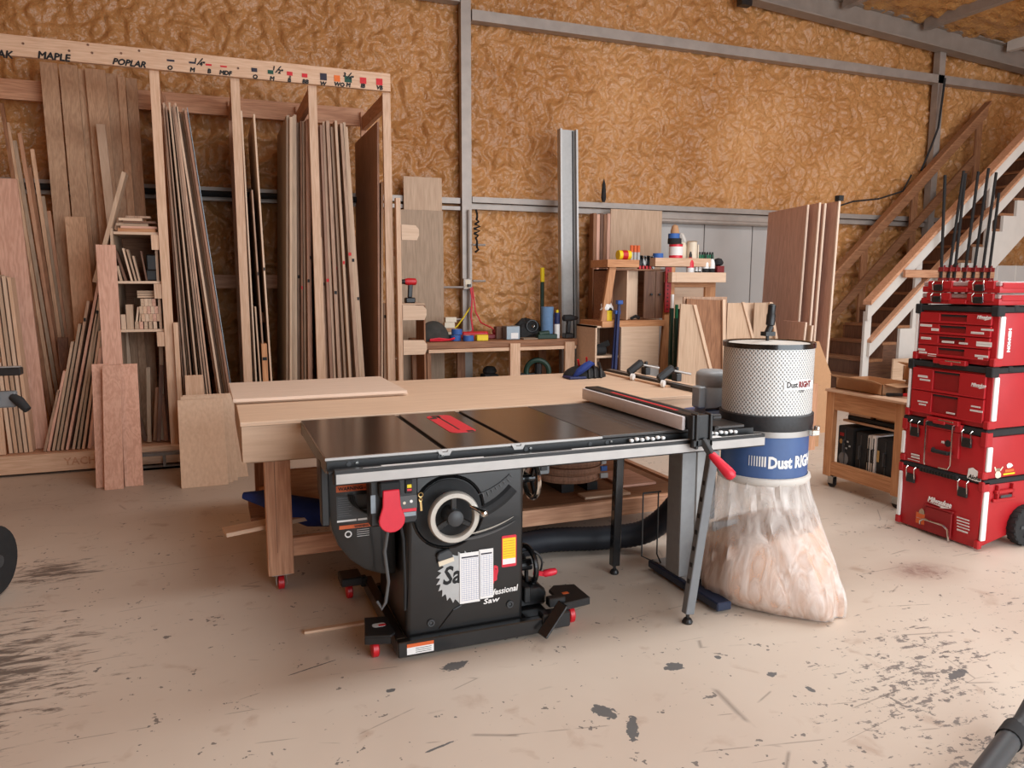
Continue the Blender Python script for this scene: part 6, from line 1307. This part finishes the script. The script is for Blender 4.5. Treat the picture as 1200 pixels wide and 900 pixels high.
x_ = CX0+.055-.0012
MB().prism([(4.16+.045*math.cos(a_),.235+.05*math.sin(a_)) for a_ in [k*math.pi/8 for k in range(16)]],'x',x_-.001,x_).build('blade_picture','grey',cs); MB().prism([(4.19+.014*math.cos(a_),.36+.018*math.sin(a_)) for a_ in [k*math.pi/6 for k in range(12)]],'x',x_-.002,x_-.0005).build('round_badge','brass',cs); box('small_label','reddark',(x_-.001,x_,4.165,4.205,.40,.425),cs)
for a, b in ((4.10,.33),(4.13,.31),(4.12,.36),(4.15,.335)): box('print_mark','lightgrey',(x_-.001,x_,a,a+.016,b,b+.012),cs)
case('tool_case',3.96,4.06,.455,CX0+.06,'rubber','narrow black ribbed case second from the left in the cart')
case('tool_case',3.915,3.95,.452,CX0+.05,'whitepaint','beige edged thin case standing in the cart')
case('tool_case',3.872,3.91,.455,CX0+.05,'white','bright white thin case standing in the middle of the cart')
cs = case('tool_case',3.71,3.865,.45,CX0+.05,'rubber','big rounded black case with an orange tag at the right of the cart')
box('orange_tag','brass',(CX0+.044,CX0+.047,3.835,3.855,.28,.36),cs)
MB().box(CX0+.11,CX1-.03,3.71,4.2,.516,.55).build('flat_case','rubber',tag=('flat black case lying on the shelf above the upright cases','case'),bev=.006)
MB().box(CX0+.12,CX1-.05,4.0,4.20,.551,.60).build('folded_board','pine_y',tag=('pale piece of wood lying on the flat black case in the cart','offcut'))
MB().box(CX0+.13,CX1-.06,3.75,3.96,.551,.572).build('folded_board','cardboard',tag=('thin tan board lying on the flat black case in the cart','offcut'))
# cardboard boxes on the cart
def carton(name, x0_, x1_, y0_, y1_, z0_, h, label, flap=True):
    t = thing(name,label,'carton',((x0_+x1_)/2,(y0_+y1_)/2,z0_),0,'open cartons on the cart'); e_ = .004
    MB().box(x0_,x1_,y0_,y1_,z0_,z0_+e_).box(x0_,x0_+e_,y0_,y1_,z0_,z0_+h).box(x1_-e_,x1_,y0_,y1_,z0_,z0_+h).box(x0_,x1_,y0_,y0_+e_,z0_,z0_+h).box(x0_,x1_,y1_-e_,y1_,z0_,z0_+h).build('carton_body','cardboard',t)
    if flap: MB().prism([(x0_,z0_+h),(x0_-.09,z0_+h+.03),(x0_-.088,z0_+h+.034),(x0_+.002,z0_+h+.004)],'y',y0_+.01,y1_-.03).build('flap','cardboard',t); MB().prism([(y0_,z0_+h),(y0_-.10,z0_+h-.01),(y0_-.10,z0_+h-.006),(y0_,z0_+h+.004)],'x',x0_+.02,x1_-.02).build('flap','cardboard',t)
    return t
carton('cardboard_carton',CX0+.06,CX1-.05,3.86,4.28,CT+.001,.075,'shallow open cardboard carton on the left of the cart top')
carton('cardboard_carton',CX0+.25,CX1+.0,3.62,3.84,CT+.001,.10,'lower small cardboard carton on the right rear of the cart top',False)
carton('cardboard_carton',CX0+.24,CX1+.02,3.63,3.86,CT+.103,.10,'upper small cardboard carton stacked on the right rear of the cart top')
pl_ = thing('hand_pliers','dark hand tool with red grip lying on the front of the cart top','hand tool',(CX0+.12,3.72,CT))
MB().bar((CX0+.08,3.84,CT+.012),(CX0+.12,3.74,CT+.02),.03,.02).build('tool_head','rubber',pl_,.003); MB().bar((CX0+.12,3.74,CT+.02),(CX0+.14,3.65,CT+.03),.022,.022).build('grip','red',pl_,.005)

# ---------------------------------------------------------------- stand at the left edge and tube at the lower right
ms = thing('saw_stand','grey and black wheeled saw stand partly visible at the left edge','stand',(-1.1,4.2,0))
wx = Vector((.93,-.30,0)).normalized(); wc = Vector((-1.04,4.15,.175))
wl_ = MB().lathe([(.13,-.022),(.163,-.022),(.17,-.012),(.17,.012),(.163,.022),(.13,.022)],wc,32,wx).build('wheel','rubber',ms,smooth=True)
MB().lathe([(.118,-.01),(.131,-.012),(.131,.012),(.118,.01)],wc,32,wx,cap=False).build('wheel_rim','grey',wl_,smooth=True)
q = MB().cyl(wc-wx*.03,wc+wx*.035,.03,n=14)
side = wx.cross(Vector((0,0,1))).normalized()
for k in range(5): a = 2*math.pi*k/5+.3; q.bar(wc,wc+side*.122*math.cos(a)+Vector((0,0,.122))*math.sin(a),.03,.018,wx)
q.build('wheel_hub','darkgrey',wl_)
MB().bar((-1.5,4.12,1.092),(-.845,4.10,1.092),.06,.035,(0,0,1)).build('top_rail','black',ms,.004); MB().box(-1.5,-.85,4.085,4.12,1.111,1.116).build('rail_insert','alu',ms)
MB().box(-1.0,-.875,4.08,4.13,.925,1.0).build('bracket','grey',ms,.006); MB().cyl((-.95,4.07,.97),(-.95,4.14,.97),.015,n=12).build('pivot','darkgrey',ms)
MB().tube([(-.89,4.09,.975),(-.86,4.07,.955),(-.825,4.05,.915)],[.018,.024,.018],10).build('lever_handle','rubber',ms,smooth=True)
MB().bar((-1.02,4.12,.93),(-1.09,4.17,.185),.035,.035,(0,1,0)).bar((-1.5,4.12,1.08),(-1.6,4.2,.02),.035,.035,(0,1,0)).build('leg','grey',ms,.003); MB().bar((-1.09,4.17,.185),(-1.58,4.2,.20),.03,.03).build('cross_tube','grey',ms)
MB().bar((-1.4,4.11,1.13),(-.93,4.05,1.145),.10,.02).build('loose_board','old_x',tag=('brown board lying on top of the saw stand rail at the left edge','board'))
tb_ = thing('tubular_stand','thick dark grey tube frame standing on the floor at the lower right corner','stand',(2.2,1.35,0))
p0 = Vector((*AZ(1140,925,.05),.05)); p1 = Vector((*AZ(1186,862,.05),.05)); p1b = p1+(p1-p0).normalized()*.03
MB().tube([p0-(p1-p0)*2.0,p0,p1],.034,14).build('floor_tube','darkgrey',tb_,smooth=True)
d_ = (p1-p0).normalized(); MB().cyl(p1-d_*.04,p1+d_*.05,.039,n=16).build('tube_sleeve','rubber',tb_,smooth=True)
MB().tube([p1+d_*.02,p1+d_*.04+Vector((.04,.0,.02)),p1+Vector((.15,.02,.10)),p1+Vector((.34,.0,.32))],.032,14).build('upright_tube','darkgrey',tb_,smooth=True)
